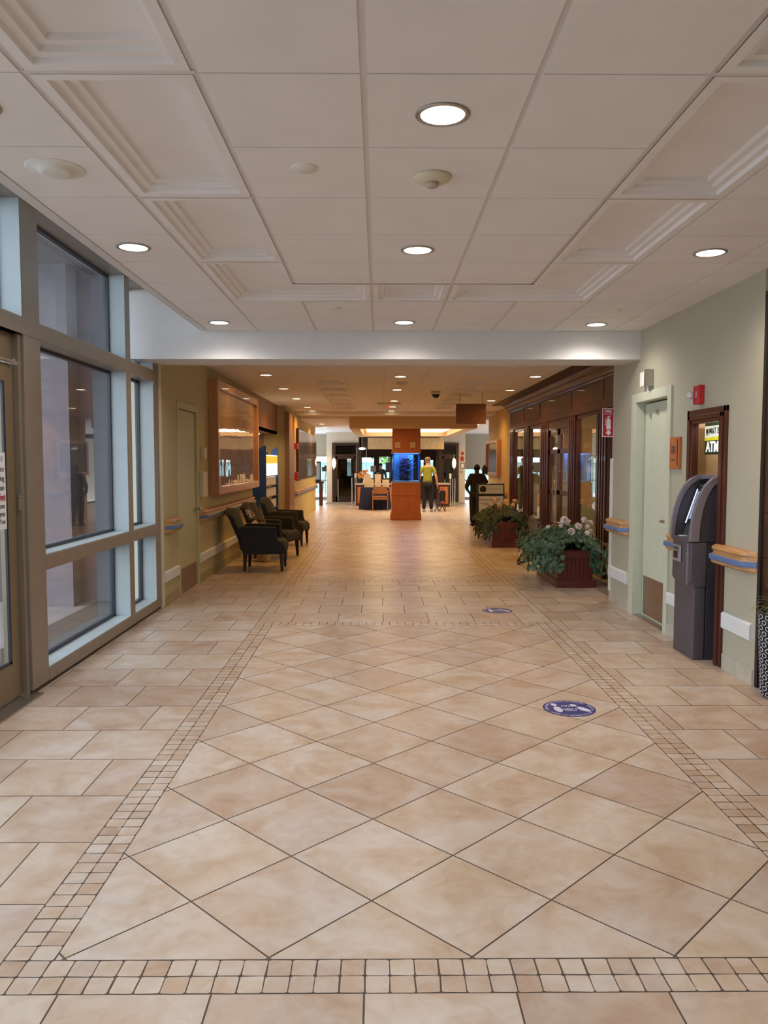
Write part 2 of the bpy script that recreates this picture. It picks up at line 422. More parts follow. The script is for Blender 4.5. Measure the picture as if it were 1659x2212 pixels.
# lobby ceiling round the light cove
M_tan = mat('tan_ceiling_paint', 'cdb08a', 0.8, noise=0.02)
c0, c1, d0, d1 = -0.50, 2.36, 21.7, 27.4     # cove opening
mb = MB()
mb.box(-6, 20.4, 2.80, 3.06, 21.2, 3.05)
mb.box(-6, 21.2, 2.74, -0.77, 34, 3.05); mb.box(2.66, 21.2, 2.74, 8, 34, 3.05); mb.box(-0.77, 28.6, 2.74, 2.66, 34, 3.05)
struct(mb, 'ceiling', M_ctile)
mb = MB()
mb.box(-0.77, 21.2, 2.48, 2.66, d0, 3.0); mb.box(-0.77, d1, 2.48, 2.66, 28.6, 3.0)
mb.box(-0.77, d0, 2.48, c0, d1, 3.0); mb.box(c1, d0, 2.48, 2.66, d1, 3.0); mb.box(c0-.02, d0-.02, 2.86, c1+.02, d1+.02, 3.0)
struct(mb, 'trim_1', M_tan)
bx(c0+0.12, d0+0.5, 2.60, c1-0.12, d1-0.12, 2.63).build('light_cove', emis('cove_light', 'ffe6c0', 2.6),
   label='large glowing warm rectangular light cove in lobby ceiling above the aquarium column', cat='ceiling light')

# ================================================================== WALLS, HEADER
mb = MB()
mb.box(-2.52, 8.0, 2.61, 2.66, 8.5, 3.5)
struct(mb, 'trim_2', M_white, bevel=0.004)
mb = MB(); mb.box(-2.72, -1.7, 3.4, -1.77, 8.0, 3.5); mb.box(-1.78, -1.7, 2.91, -1.765, 8.0, 3.4)
struct(mb, 'ceiling', M_white)
mb = MB(); mb.box(-2.56, -1.8, 0, 4.35, -1.66, 3.4)
struct(mb, 'wall_behind', M_green)
XR = 2.645
# right wall with door and cash machine openings
WR = MB(); d = 0.04
def wr(y0, z0, y1, z1): WR.box(XR, y0, z0, XR+d, y1, z1)
wr(8.08, 0, 8.9, 2.9); wr(7.16, 2.2, 8.08, 2.9); wr(6.6, 0, 7.16, 2.9); wr(6.04, 1.92, 6.6, 2.9); wr(5.44, 0, 6.04, 2.9)
WR.box(XR+d, 5.44, 0, XR+d+1.2, 5.6, 2.9)                     # return towards the slate niche
struct(WR, 'wall_right', M_green)
mb = MB(); mb.box(4.2, -1.66, 0, 4.35, 5.44, 2.95); struct(mb, 'wall_right', M_green)
# niche behind the cash machine
mb = MB(); mb.box(3.35, 5.8, 0, 3.4, 7.12, 2.3); mb.box(XR+d, 7.06, 0, 3.35, 7.12, 2.3); mb.box(XR+d, 5.8, 0, 3.35, 5.86, 2.3); mb.box(XR+d, 5.86, 2.25, 3.35, 7.06, 2.3)
struct(mb, 'wall_right', mat('niche_paint', 'b8a184', 0.7))
# left wall beyond the glass
WL = MB(); XL = -2.34
def wl(y0, z0, y1, z1): WL.box(XL-0.3, y0, z0, XL, y1, z1)
wl(8.47, 0, 9.22, 2.95); wl(9.22, 2.26, 10.2, 2.95); wl(10.2, 0, 14.66, 2.95)
struct(WL, 'wall_left', mat('ochre_wall_paint', 'b8ab84', 0.7, noise=0.03, scale=2))
struct(bx(XL-0.3, 18.3, 0, -2.14, 26.4, 2.95), 'wall_left', MATS['ochre_wall_paint'])
mb = MB(); mb.box(-2.14, 19.4, 0, -2.10, 26.4, 2.74)
struct(mb, 'wall_left', M_yell)
mb = MB(); mb.box(XL-0.06, 14.66, 2.22, XL+0.0, 18.3, 2.95); mb.box(-3.0, 14.6, 0, -2.64, 14.66, 2.3)
mb.box(-3.06, 14.6, 0, -3.0, 18.36, 2.3); mb.box(-3.0, 18.3, 0, -2.64, 18.36, 2.3); mb.box(-3.0, 14.6, 2.22, -2.34, 18.36, 2.28)
for y in (15.2, 15.8, 16.4, 17.0, 17.6): mb.box(-3.0, y, 0, -2.992, y+0.012, 2.22)
struct(mb, 'wall_left', M_panel)
mb = MB(); mb.box(-2.12, 18.27, 0, -2.06, 19.4, 2.72); mb.box(-2.16, 18.26, 0, -2.06, 18.31, 2.75)
struct(mb, 'trim_3', M_panel)
# far right side wall (yellow) and lobby walls
mb = MB(); mb.box(3.05, 18.3, 0, 3.35, 21.8, 2.95); struct(mb, 'wall_right', M_yell)
mb = MB(); mb.box(5.6, 9.2, 0, 5.75, 18.36, 2.9); mb.box(3.35, 18.2, 0, 5.6, 18.3, 2.9); mb.box(XR+d, 8.85, 0, 5.6, 8.9, 2.9)
struct(mb, 'wall_right', mat('shop_wall_paint', '9f9774', 0.7))
# slat wall lines in shop are narrow grooves of the back wall's cladding
mb = MB()
for i in range(17): mb.box(5.56, 9.2, 0.5 + i*0.14, 5.6, 18.2, 0.5 + i*0.14 + 0.125)
struct(mb, 'trim_4', mat('slatwall', 'b3a986', 0.55))
FW = mat('lobby_white_paint', 'd8cdb9', 0.7, noise=0.02)
mb = MB()
mb.box(-2.03, 31.0, 0, -1.81, 31.6, 2.33); mb.box(-2.03, 31.0, 2.33, -0.77, 31.6, 2.74)
mb.box(2.40, 31.0, 2.33, 3.42, 31.6, 2.74); mb.box(3.16, 31.0, 0, 3.42, 31.6, 2.33)
mb.box(-6, 33.0, 2.55, -1.9, 33.2, 3.0); mb.box(3.3, 33.0, 2.55, 8, 33.2, 3.0)
mb.box(-6, 33.0, 0, -3.6, 33.2, 3.0); mb.box(5.4, 33.0, 0, 8, 33.2, 3.0)
mb.box(-6.1, 26.3, 0, -6, 33.2, 3.0); mb.box(8, 21.7, 0, 8.1, 33.2, 3.0); mb.box(-6, 26.28, 0, -2.42, 26.4, 3.0); mb.box(3.35, 21.68, 0, 8, 21.8, 3.0)
struct(mb, 'wall_back', FW)

# ================================================================== GLAZED WALL ON THE LEFT
XF, XG = -2.34, -2.50      # front faces of the frame, plane of the glass
mb = MB()
def post(y0, y1, z0=0.03, z1=3.3): mb.box(XG-0.03, y0, z0, XF, y1, z1)
post(5.27, 5.53); post(7.40, 7.53); post(8.28, 8.47)
def rail(y0, y1, z0, z1): mb.box(XG-0.03, y0, z0, XF+0.004, y1, z1)
rail(-1.6, 8.28, 2.42, 2.53); rail(5.53, 8.28, 0.82, 0.925); rail(5.53, 8.28, 0.03, 0.12); rail(-1.6, 8.47, 3.3, 3.4)
mb.box(XG, -1.6, 2.42, XF, 5.27, 2.46)
post(4.0, 4.10); post(1.4, 1.6); post(-1.6, -1.4); rail(-1.4, 4.0, 0.03, 0.12); rail(-1.4, 4.0, 0.82, 0.925)
mb.box(XG-0.0, 5.23, 0.0, XF-0.02, 5.27, 2.42)
struct(mb, 'window_1', M_alum, bevel=0.003)
mb = MB()      # reveals between front face and glass, daylight painted in as pale grey-blue
e = 0.006
for (a, b, z0, z1) in ((5.53, 7.40, 0.925, 2.42), (7.53, 8.28, 0.925, 2.42), (5.53, 7.40, 0.12, 0.82), (7.53, 8.28, 0.12, 0.82), (5.53, 7.40, 2.53, 3.3), (7.53, 8.28, 2.53, 3.3), (4.1, 5.27, 2.53, 3.3), (1.6, 4.0, 2.53, 3.3)):
    mb.box(XG, b-e, z0, XF-0.004, b, z1); mb.box(XG, a, z0, XF-0.004, a+e, z1); mb.box(XG, a, z0, XF-0.004, b, z0+e)
struct(mb, 'window_1', M_jamb)
mb = MB(); g = 0.022
for (a, b, z0, z1) in ((5.53, 7.40, 0.925, 2.42), (7.53, 8.28, 0.925, 2.42), (5.53, 7.40, 0.12, 0.82), (7.53, 8.28, 0.12, 0.82), (5.53, 7.40, 2.53, 3.3), (7.53, 8.28, 2.53, 3.3), (4.1, 5.27, 2.53, 3.3), (1.6, 4.0, 2.53, 3.3)):
    a += e; b -= e; z0 += e
    mb.box(XG-0.03, a, z0, XG+0.012, a+g, z1); mb.box(XG-0.03, b-g, z0, XG+0.012, b, z1); mb.box(XG-0.03, a, z0, XG+0.012, b, z0+g); mb.box(XG-0.03, a, z1-g, XG+0.012, b, z1)
struct(mb, 'window_1', M_gasket)
mb = MB()
for (a, b, z0, z1) in ((5.53, 7.40, 0.925, 2.42), (7.53, 8.28, 0.925, 2.42), (5.53, 7.40, 0.12, 0.82), (7.53, 8.28, 0.12, 0.82), (5.53, 7.40, 2.53, 3.3), (7.53, 8.28, 2.53, 3.3), (4.1, 5.27, 2.53, 3.3), (1.6, 4.0, 2.53, 3.3), (1.6, 4.0, 0.12, 0.82), (1.6, 4.0, 0.925, 2.42), (-1.4, 1.4, 0.12, 2.42), (-1.4, 1.4, 2.53, 3.3)):
    mb.add([(XG, a, z0), (XG, b, z0), (XG, b, z1), (XG, a, z1)], [(0, 1, 2, 3)])
struct(mb, 'window_1', M_glass)
struct(bx(XG-0.04, 4.10, 0, XF+0.06, 5.30, 0.012), 'trim_5', M_steel)       # threshold
struct(bx(XG, 5.27, 0.0, XF-0.015, 8.47, 0.03), 'baseboard_left', M_black)
struct(MB().box(-2.72, 8.45, 0, XF+0.02, 8.50, 2.61).box(-2.72, 8.45, 2.6, -2.4, 8.5, 3.4), 'trim_6', M_ivory, bevel=0.004)
# glazed entrance door leaf
D = thing('entrance_door', (-2.40, 4.70, 0.012), 'bronze framed glass entrance door carrying a paper notice, at the left edge', 'door')
XD0, XD1 = -2.45, -2.40
bx(XD0, 5.10, 0.02, XD1, 5.225, 2.22).build('stile', M_bronze, D, bevel=0.003)
bx(XD0, 4.11, 0.02, XD1, 4.22, 2.22).build('stile', M_bronze, D, bevel=0.003)
bx(XD0, 4.22, 0.02, XD1, 5.10, 0.26).build('bottom_rail', M_bronze, D, bevel=0.003)
bx(XD0, 4.22, 2.10, XD1, 5.10, 2.22).build('top_rail', M_bronze, D, bevel=0.003)
MB().add([(-2.425, 4.22, .26), (-2.425, 5.10, .26), (-2.425, 5.10, 2.10), (-2.425, 4.22, 2.10)], [(0, 1, 2, 3)]).build('pane', M_glass, D)
mb = MB(); mb.box(XD1-0.01, 5.075, .26, XD1+.004, 5.10, 2.10); mb.box(XD1-0.01, 4.22, .26, XD1+.004, 5.10, .28); mb.build('gasket', M_gasket, D)
mb = MB(); mb.tube([(XD1+0.02, 5.235, 1.26), (XD1+0.02, 5.235, 1.34)], 0.014, 10); mb.tube([(XD1+0.02, 5.235, 1.345), (XD1+0.02, 5.235, 1.36)], 0.016, 10); mb.build('hinge', M_alum, D)
mb = MB(); mb.box(XD0, 4.11, 2.235, XD1+.0, 5.23, 2.42); mb.build('transom_panel', M_bronze, D, bevel=0.003)
mb = MB(); mb.tube([(XD1+0.03, 4.3, 2.23), (XD1+0.03, 5.17, 2.23)], 0.009, 8); mb.ball((XD1+0.03, 5.17, 2.235), 0.02); mb.build('closer_arm', M_steel, D)
N = thing('paper_notice', (-2.39, 4.82, 1.15), 'white distancing notice sheet taped on the entrance door glass', 'notice')
XN = -2.392
MB().box(XN, 4.58, 1.15, XN+0.003, 5.065, 1.64).build('sheet', M_paper, N)
M_ink = mat('dark_ink', '4a4a55', 0.7); M_inkr = mat('red_ink', 'b02a3c', 0.7)
def nx(y, z): return frame_mx((XN+0.0045, y, z), (0, 1, 0), (0, 0, 1))
for s, z, sz in (('Please practice', 1.535, .05), ('social distancing', 1.475, .05), ('to maintain', 1.415, .05), ('from those', 1.30, .05), ('around you', 1.25, .05), ('Thank You', 1.20, .045)):
    text(s, sz, nx(5.045, z), 'lettering', M_ink, N, align='RIGHT')
text('at a distance of', .05, nx(4.975, 1.357), 'lettering', M_ink, N, align='RIGHT')
text('6 feet', .054, nx(5.055, 1.357), 'lettering', M_inkr, N, align='RIGHT', bold=0.001, label='red lettering')
text('Please see further notices', .018, nx(5.05, 1.595), 'lettering', M_ink, N, align='RIGHT') if False else None
mb = MB(); mb.lathe([(0.0, 0), (0.02, 0), (0.02, 0.002)], (XN+0.003, 5.02, 1.60), 16, axis='x'); mb.build('emblem', mat('pale_grey_ink', 'b5b8bd', .7), N)
mb = MB(); mb.box(XN+.003, 4.86, 1.332, XN+.0045, 5.05, 1.335); mb.build('underline', M_inkr, N)

# ================================================================== OUTSIDE THE GLASS
M_pave = mat('pale_paving', '938983', 0.85, noise=0.08, scale=3)
M_brick = mat('mauve_brick', '675d60', 0.85, noise=0.06, scale=6)
struct(bx(-14, -8, -0.15, -2.56, 8.9, -0.01), 'floor', M_pave)
mb = MB(); mb.box(-8, 8.9, -0.1, -2.6, 9.2, 4.2); struct(mb, 'wall_exterior', M_brick)
mb = MB(); mb.box(-3.75, 8.6, -0.01, -3.35, 8.9, 3.8); struct(mb, 'trim_7', mat('grey_concrete', '776f73', 0.8))
mb = MB(); mb.box(-4.6, 5.4, 3.7, -2.54, 9.2, 3.95); struct(mb, 'ceiling_exterior', mat('porch_soffit', '7c7a7c', 0.85))
# beyond the lobby
struct(bx(-30, 33.3, -0.15, 30, 40, -0.02), 'floor', mat('sunlit_concrete', 'cfccc4', 0.9))
struct(bx(-60, 40, -2.2, 60, 95, -2.0), 'floor', mat('sunlit_concrete', 'cfccc4', 0.9))
T = thing('low_building', (2, 62, -2.0), 'low turquoise building seen through the far lobby windows', 'building')
bx(-22, 60, -2.0, 24, 64, 1.55).build('wall', mat('turquoise_siding', '93bcc0', 0.7), T)
bx(-22.5, 59.6, 1.55, 24.5, 64.5, 1.75).build('roof', mat('pale_roof', 'dfe3e2', 0.7), T)
def leafball(c, r, n, seed, s=0.5):
    rd = random.Random(seed); mb = MB()
    for i in range(n):
        u = Vector((rd.gauss(0, 1), rd.gauss(0, 1), rd.gauss(0, 1))).normalized() * rd.uniform(0.6, 1)
        p = Vector((c[0] + u.x*r[0], c[1] + u.y*r[1], c[2] + u.z*r[2]))
        a = Vector((rd.gauss(0, 1), rd.gauss(0, 1), rd.gauss(0, 1))).normalized(); b = a.orthogonal().normalized()
        mb.add([p - a*s, p + b*s*.6, p + a*s, p - b*s*.6], [(0, 1, 2, 3)])
    return mb
M_leafo = mat('bright_tree_leaves', '6f9e4e', 0.7, noise=0.25, scale=2)
for i, (x, y, lab) in enumerate(((-6.5, 52, 'leafy green tree behind the left far lobby window'), (0.8, 50, 'leafy green tree beyond the middle of the entrance vestibule'), (8.0, 53, 'leafy green tree behind the right far lobby window'))):
    t = thing('tree', (x, y, -2.0), lab, 'tree')
    MB().tube([(x, y, -2.0), (x+.1, y, .5), (x-.1, y, 2)], [.18, .14, .1], 8).build('trunk', M_darkw, t)
    leafball((x, y, 3.0), (2.4, 2, 1.7), 420, i, .26).build('crown', M_leafo, t)

# ================================================================== DOORS IN THE SIDE WALLS
# right door: opening y 7.16..8.08
DR = thing('service_door', (XR+0.09, 7.62, 0), 'pale green service door with kick plate and lever, right wall beside cash machine', 'door')
MB().box(XR+0.08, 7.20, 0.012, XR+0.125, 8.04, 2.165).build('leaf', M_doorp, DR, bevel=0.002)
mb = MB()
mb.box(XR+0.074, 7.24, 0.03, XR+0.08, 8.0, 0.42); mb.build('kick_plate', M_kick, DR)
mb = MB(); mb.lathe([(0.0, 0), (.028, 0), (.028, .012), (0, .012)], (XR+0.067, 7.275, 1.02), 16, axis='x'); mb.tube([(XR+0.07, 7.275, 1.02), (XR+0.03, 7.275, 1.02), (XR+0.025, 7.40, 1.02)], 0.015, 8); mb.build('lever_handle', M_steel, DR)
mb = MB(); mb.box(XR+0.065, 7.66, 2.05, XR+0.08, 7.71, 2.09); mb.box(XR+0.065, 7.86, 2.02, XR+0.08, 7.89, 2.06); mb.build('closer_bracket', M_steel, DR)
mb = MB()
mb.box(XR-0.02, 7.09, 0, XR+0.16, 7.18, 2.27); mb.box(XR-0.02, 8.06, 0, XR+0.16, 8.19, 2.27); mb.box(XR-0.02, 7.18, 2.18, XR+0.16, 8.06, 2.27)
struct(mb, 'door_1', M_doorp, bevel=0.003)
struct(bx(XR+0.0, 7.18, 0, XR+0.14, 8.06, 0.012), 'door_1', M_steel)
struct(bx(XR+0.16, 7.10, 0, XR+0.29, 8.14, 2.25), 'door_1', M_white)
# motion sensor above it
s = thing('door_sensor_box', (XR-0.03, 7.70, 2.27), 'small white and grey box on the wall above the service door', 'sensor')
bx(XR-0.055, 7.66, 2.32, XR, 7.84, 2.46).build('housing', M_white_pl, s, bevel=0.004)
bx(XR-0.075, 7.60, 2.31, XR, 7.66, 2.47).build('side_cover', M_steel, s, bevel=0.004)
MB().tube([(XR-0.012, 7.72, 2.32), (XR-0.012, 7.72, 2.27)], 0.012).build('bracket', M_white_pl, s)
# left door: y 9.22..10.2
DL = thing('closet_door', (XL, 9.7, 0), 'cream painted closet door with metal kick plate, left wall', 'door')
bx(XL-0.06, 9.26, 0.01, XL-0.015, 10.16, 2.2).build('leaf', M_doory, DL, bevel=0.002)
bx(XL-0.015, 9.29, 0.02, XL-0.009, 10.13, 0.30).build('kick_plate', M_kick, DL)
for z in (2.02, 1.12, 0.22): MB().tube([(XL-0.006, 9.262, z-.06), (XL-0.006, 9.262, z+.06)], 0.014, 8).build('hinge', M_steel, DL)
mb = MB(); mb.lathe([(0.0, 0), (.026, 0), (.026, .012), (0, .012)], (XL-0.015, 10.08, 0.98), 16, axis='x'); mb.tube([(XL-0.01, 10.08, .98), (XL+0.06, 10.08, .98)], .010); mb.ball((XL+.06, 10.08, .98), .028, 12); mb.build('knob', M_steel, DL, smooth=True)
mb = MB(); mb.box(XL-0.08, 9.19, 0, XL+0.012, 9.25, 2.29); mb.box(XL-0.08, 10.17, 0, XL+0.012, 10.24, 2.29); mb.box(XL-0.08, 9.25, 2.21, XL+0.012, 10.17, 2.29)
struct(mb, 'door_2', M_doory, bevel=0.003)
struct(bx(XL-0.3, 9.22, 0, XL-0.1, 10.2, 2.26), 'door_2', M_white)

# ================================================================== WALL RAILS, BUMPERS, BASEBOARDS
def handrail(x, sgn, y0, y1, zt, label, cap0=True, cap1=True, name='handrail', grp=None):
    """wall rail: moulded oak with a blue vinyl band; sgn is the direction it sticks out"""
    t = thing(name, (x, (y0+y1)/2, zt-0.15), label, 'handrail', grp)
    wood = [(0, zt), (.05, zt), (.075, zt-.012), (.08, zt-.03), (.066, zt-.045), (.068, zt-.062), (.085, zt-.07), (.085, zt-.112), (.08, zt-.135), (.055, zt-.15), (0, zt-.15)]
    blue = [(.06, zt-.068), (.096, zt-.070), (.100, zt-.078), (.100, zt-.104), (.096, zt-.112), (.06, zt-.114)]
    L = 0.09
    def sweep(prof, mtl, nm):
        st = []
        if cap0: st.append((y0, 0.1))
        st.append((y0 + (L if cap0 else 0), 1.0)); st.append((y1 - (L if cap1 else 0), 1.0))
        if cap1: st.append((y1, 0.1))
        n = len(prof); vs = []; fs = []
        for y, k in st: vs += [(x + sgn*u*k, y, w) for u, w in prof]
        for i in range(len(st)-1):
            for j in range(n): fs.append((i*n+j, i*n+(j+1) % n, (i+1)*n+(j+1) % n, (i+1)*n+j))
        fs += [tuple(range(n)), tuple(range((len(st)-1)*n, len(st)*n))]
        MB().add(vs, fs).build(nm, mtl, t)
    sweep(wood, M_oak, 'wooden_rail'); sweep(blue, M_blueb, 'blue_band')
    return t
handrail(XR, -1, 5.43, 6.10, 0.95, 'short oak and blue wall rail right of the cash machine')
handrail(XR, -1, 6.72, 7.07, 0.95, 'short oak and blue wall rail between service door and cash machine')
handrail(XR, -1, 8.24, 8.94, 0.95, 'short oak and blue wall rail on the wall end before the shop')
handrail(XL, 1, 8.60, 9.14, 0.95, 'short oak and blue wall rail beside the glazed wall, left of closet door')
handrail(XL, 1, 10.27, 14.55, 0.95, 'long oak wall rail running behind the grey armchairs')
handrail(-2.10, 1, 19.6, 26.3, 0.86, 'long oak wall rail below the far glazed photo panel on left wall')
def bump(x, sgn, y0, y1, z0, z1, label):
    w = 0.028
    MB().prism([(x, z0), (x+sgn*w*.6, z0), (x+sgn*w, z0+.012), (x+sgn*w, z1-.012), (x+sgn*w*.6, z1), (x, z1)], 'y', y0, y1).build('bumper_strip', M_bump, None, label=label, cat='wall bumper')
bump(XR, -1, 5.47, 5.93, 0.31, 0.44, 'white bumper strip low on wall right of the cash machine')
bump(XR, -1, 6.68, 7.08, 0.29, 0.40, 'white bumper strip low on wall left of the cash machine')
bump(XR, -1, 8.24, 8.90, 0.28, 0.41, 'white bumper strip low on the wall end before the shop')
bump(XL, 1, 8.55, 9.16, 0.26, 0.38, 'white bumper strip low on wall left of the closet door')
bump(XL, 1, 10.25, 14.5, 0.26, 0.38, 'long white bumper strip low on wall behind the armchairs')
M_bb = mat('stone_baseboard', 'b9b1a2', 0.45, noise=0.08, scale=6)
mb = MB()
for a, b in ((5.45, 5.7), (5.705, 5.94), (6.72, 7.09), (8.19, 8.55), (8.555, 8.9)): mb.box(XR-0.012, a, 0, XR, b, 0.115)
struct(mb, 'baseboard_right', M_bb)
mb = MB()
for a, b in ((8.5, 9.19), (10.24, 11.2), (11.205, 12.2), (12.205, 13.2), (13.205, 14.6)): mb.box(XL, a, 0, XL+0.012, b, 0.11)
struct(mb, 'baseboard_left', mat('stone_baseboard_ochre', 'a0916c', 0.5, noise=0.06))
struct(bx(XR-.018, 8.86, 0.12, XR+.02, 8.915, 1.62), 'trim_8', M_white_pl)

# ================================================================== SLATE NICHE AND GRASS PLANT (right edge)
M_slate = mat('brown_slate_tile', '735340', 0.35, noise=0.35, scale=3, col2='3f3530')
M_ltg = mat('light_grout', 'a89c8c', 0.9)
mb = MB()
mb.box(XR+0.014, 5.425, 0, 4.2, 5.438, 2.74, 1)
for i in range(9):
    for j in range(5):
        mb.box(XR+0.019 + j*0.307, 5.41, 0.006 + i*0.305, XR+0.019 + j*0.307 + 0.30, 5.426, min(2.735, 0.306 + i*0.305), 0)
mb.box(XR+0.002, 5.40, 0, XR+0.016, 5.438, 2.74, 2)
struct(mb, 'wall_right', [M_slate, M_ltg, M_black])
G_ = thing('grass_plant', (2.735, 5.19, 0), 'spiky green grass plant in a black and white patterned pot, right edge', 'potted plant')
mb = MB(); mb.lathe([(0.11, 0), (0.15, .02), (0.175, .56), (0.17, .58), (0.15, .575), (0.14, .5)], (2.735, 5.19, 0), 32); mb.build('pot', M_black, G_, smooth=True)
mb = MB(); rd = random.Random(3)
for i in range(15):
    for k in range(16):
        a = 2*PI*(k + 0.5*(i % 2))/16; z = 0.03 + i*0.037; r = 0.152 + 0.023*z/0.56
        c = Vector((2.735 + r*math.cos(a), 5.19 + r*math.sin(a), z)); tx = Vector((-math.sin(a), math.cos(a), 0)); up = Vector((0, 0, 1)); nn = Vector((math.cos(a), math.sin(a), 0))
        ring = []
        for q in range(8):
            t = 2*PI*q/8; ring.append(c + nn*0.001 + tx*math.cos(t)*0.026*rd.uniform(.8, 1.05) + up*math.sin(t)*0.017)
        rin = [c + nn*0.0012 + (p - c)*0.68 for p in ring]
        mb.add(ring + rin, [(q, (q+1) % 8, 8 + (q+1) % 8, 8 + q) for q in range(8)])
mb.build('pot_pattern', mat('pale_pattern_paint', 'b9bcc4', .5), G_)
mb = MB()
for i in range(260):
    a = rd.uniform(0, 2*PI); l_ = rd.uniform(.25, .42); out = rd.uniform(.15, 1.0); 
    if math.sin(a) > .1: out *= .35
    b0 = Vector((2.735 + math.cos(a)*.05, 5.19 + math.sin(a)*.05, .56)); d_ = Vector((math.cos(a), math.sin(a), 0)); sd = Vector((-math.sin(a), math.cos(a), 0))*0.006
    pts = [b0 + d_*out*l_*t*.75 + Vector((0, 0, l_*(t*(1.25-out*.5) - out*t*t*.75))) for t in (0, .33, .66, 1)]
    mb.add([pts[0]-sd, pts[0]+sd, pts[1]+sd, pts[1]-sd, pts[2]+sd*.7, pts[2]-sd*.7, pts[3]], [(0, 1, 2, 3), (3, 2, 4, 5), (5, 4, 6)])
mb.build('grass_blades', mat('grass_leaf', '6d8040', 0.6, noise=0.25, scale=12), G_)

# ================================================================== CASH MACHINE AND ITS SURROUND
mb = MB()
def casing(mb, y0, y1, z1):
    for (a, b, c, d2) in ((0.0, 0.045, 0.022, 1), (0.045, 0.085, 0.034, 1), (0.085, 0.115, 0.026, 1)):
        mb.box(XR-c, y0+a, 0, XR+0.01, y0+b, z1-a); mb.box(XR-c, y1-b, 0, XR+0.01, y1-a, z1-a); mb.box(XR-c, y0+a, z1-b, XR+0.01, y1-a, z1-a)
    mb.box(XR-0.0, y0+.1, 0, XR+0.035, y0+.115, z1-.1); mb.box(XR-0.0, y1-.115, 0, XR+0.035, y1-.1, z1-.1); mb.box(XR, y0+.1, z1-.115, XR+0.035, y1-.1, z1-.1)
casing(mb, 5.95, 6.70, 2.01)
struct(mb, 'trim_11', M_mahog, bevel=0.004)
A = thing('cash_machine', (2.68, 6.43, 0), 'dark grey freestanding cash machine with arched sides, on right wall', 'cash machine')
M_atm = mat('graphite_metal', '55525a', 0.42, metal=0.3, noise=0.03); M_atml = mat('grey_atm_trim', '7b7882', 0.38, metal=0.3, noise=0.03); M_atmd = mat('dark_atm_side', '35323a', 0.5, noise=0.04)
Y0, Y1 = 6.17, 6.60
bx(2.505, Y0+.01, 0.0, 2.60, Y1-.01, 0.62).build('base_door', M_atm, A, bevel=0.01)
bx(2.605, Y0+.012, 0.0, 2.98, Y1-.012, 0.95).build('cabinet', M_atmd, A, bevel=0.004)
MB().prism([(2.47, .63), (2.50, .585), (2.60, .585), (2.60, .945), (2.475, .945)], 'y', Y0, Y1-.04).build('fascia_door', M_atm, A, bevel=0.008)
mb = MB(); mb.box(2.455, Y0+.03, .60, 2.475, Y0+.05, .93); mb.build('door_edge_strip', M_atml, A, bevel=0.003)
c = MB(); c.box(2.458, 6.36, .765, 2.472, 6.53, .90); cr = c.build('card_bezel', mat('silver_bezel', 'a9aab2', .3, metal=.6), A, bevel=0.01)
MB().box(2.452, 6.41, .79, 2.46, 6.49, .85).build('dispenser_slot', M_black, cr, bevel=.004)
MB().box(2.452, 6.39, .86, 2.46, 6.50, .89).build('dispenser_cover', M_atm, cr, bevel=.004)
MB().lathe([(0, 0), (.009, 0), (.009, .004), (0, .004)], (2.452, 6.215, .85), 12, axis='x').build('lock', M_steel, A)
# arched sides
def arc(n=14):
    pts = []
    for i in range(n+1):
        t = i/n * PI/2
        pts.append((2.715 - 0.255*math.cos(t)**0.9 if t < PI/2 else 2.715, 0.95 + 0.525*math.sin(t)))
    return pts
outer = arc()
def side(ya, yb, th=.055):
    ar = arc(); poly = ar + [(2.745, 1.475)]
    inner = [(2.745, 1.44)] + [(2.715 + 0.0 - (0.255-th)*math.cos(i/14*PI/2)**.9 + .012, 0.95 + (0.525-.045)*math.sin(i/14*PI/2)) for i in range(14, -1, -1)]
    return MB().prism(poly + inner, 'y', ya, yb)
side(Y0-.012, Y0+.03, .06).build('arched_frame', M_atml, A, bevel=0.004)
side(Y1-.03, Y1-.0, .022).build('arched_frame', M_atml, A, bevel=0.004)
inn = [(2.74, 1.44)] + [(2.727 - (0.20)*math.cos(i/14*PI/2)**.9, 0.95 + 0.48*math.sin(i/14*PI/2)) for i in range(14, -1, -1)]
MB().prism(inn + [(2.98, .95), (2.98, 1.44)], 'y', Y0, Y0+.02).build('side_panel', M_atmd, A)
inf = [(2.74, 1.44)] + [(2.727 - .235*math.cos(i/14*PI/2)**.9, 0.95 + 0.483*math.sin(i/14*PI/2)) for i in range(14, -1, -1)]
MB().prism(inf + [(2.98, .95), (2.98, 1.44)], 'y', Y1-.024, Y1-.006).build('side_panel', M_atmd, A)
bx(2.68, Y0, 1.44, 2.98, Y1-.005, 1.475).build('top_cover', M_atml, A, bevel=0.008)
bx(2.465, Y0+.03, .935, 2.74, Y1-.04, .97).build('keypad_shelf', M_atm, A, bevel=0.004)
sc = Vector((2.60, 0, .98)); 
def slope(y, u, off=0.0):      # point on the sloping screen panel
    p0 = Vector((2.555, y, .97)); d_ = Vector((0.15, 0, 0.45)).normalized(); n_ = Vector((-d_.z, 0, d_.x))
    return p0 + d_*u + n_*off
def slab(y0, y1, u0, u1, o0, o1, nm, m, par):
    vs = [slope(y, u, o) for o in (o0, o1) for y, u in ((y0, u0), (y1, u0), (y1, u1), (y0, u1))]
    return MB().add([tuple(v) for v in vs], [(0, 1, 2, 3), (4, 5, 6, 7), (0, 1, 5, 4), (1, 2, 6, 5), (2, 3, 7, 6), (3, 0, 4, 7)]).build(nm, m, par, bevel=.003)
slab(Y0+.031, Y1-.031, 0, .45, -.05, 0, 'screen_surround', M_atm, A)
sb = slab(Y0+.12, Y1-.035, .10, .42, 0, .02, 'screen_bezel', M_black, A)
slab(Y0+.15, Y1-.09, .14, .38, .02, .022, 'screen', emis('atm_screen', 'a9bce8', .35), sb)
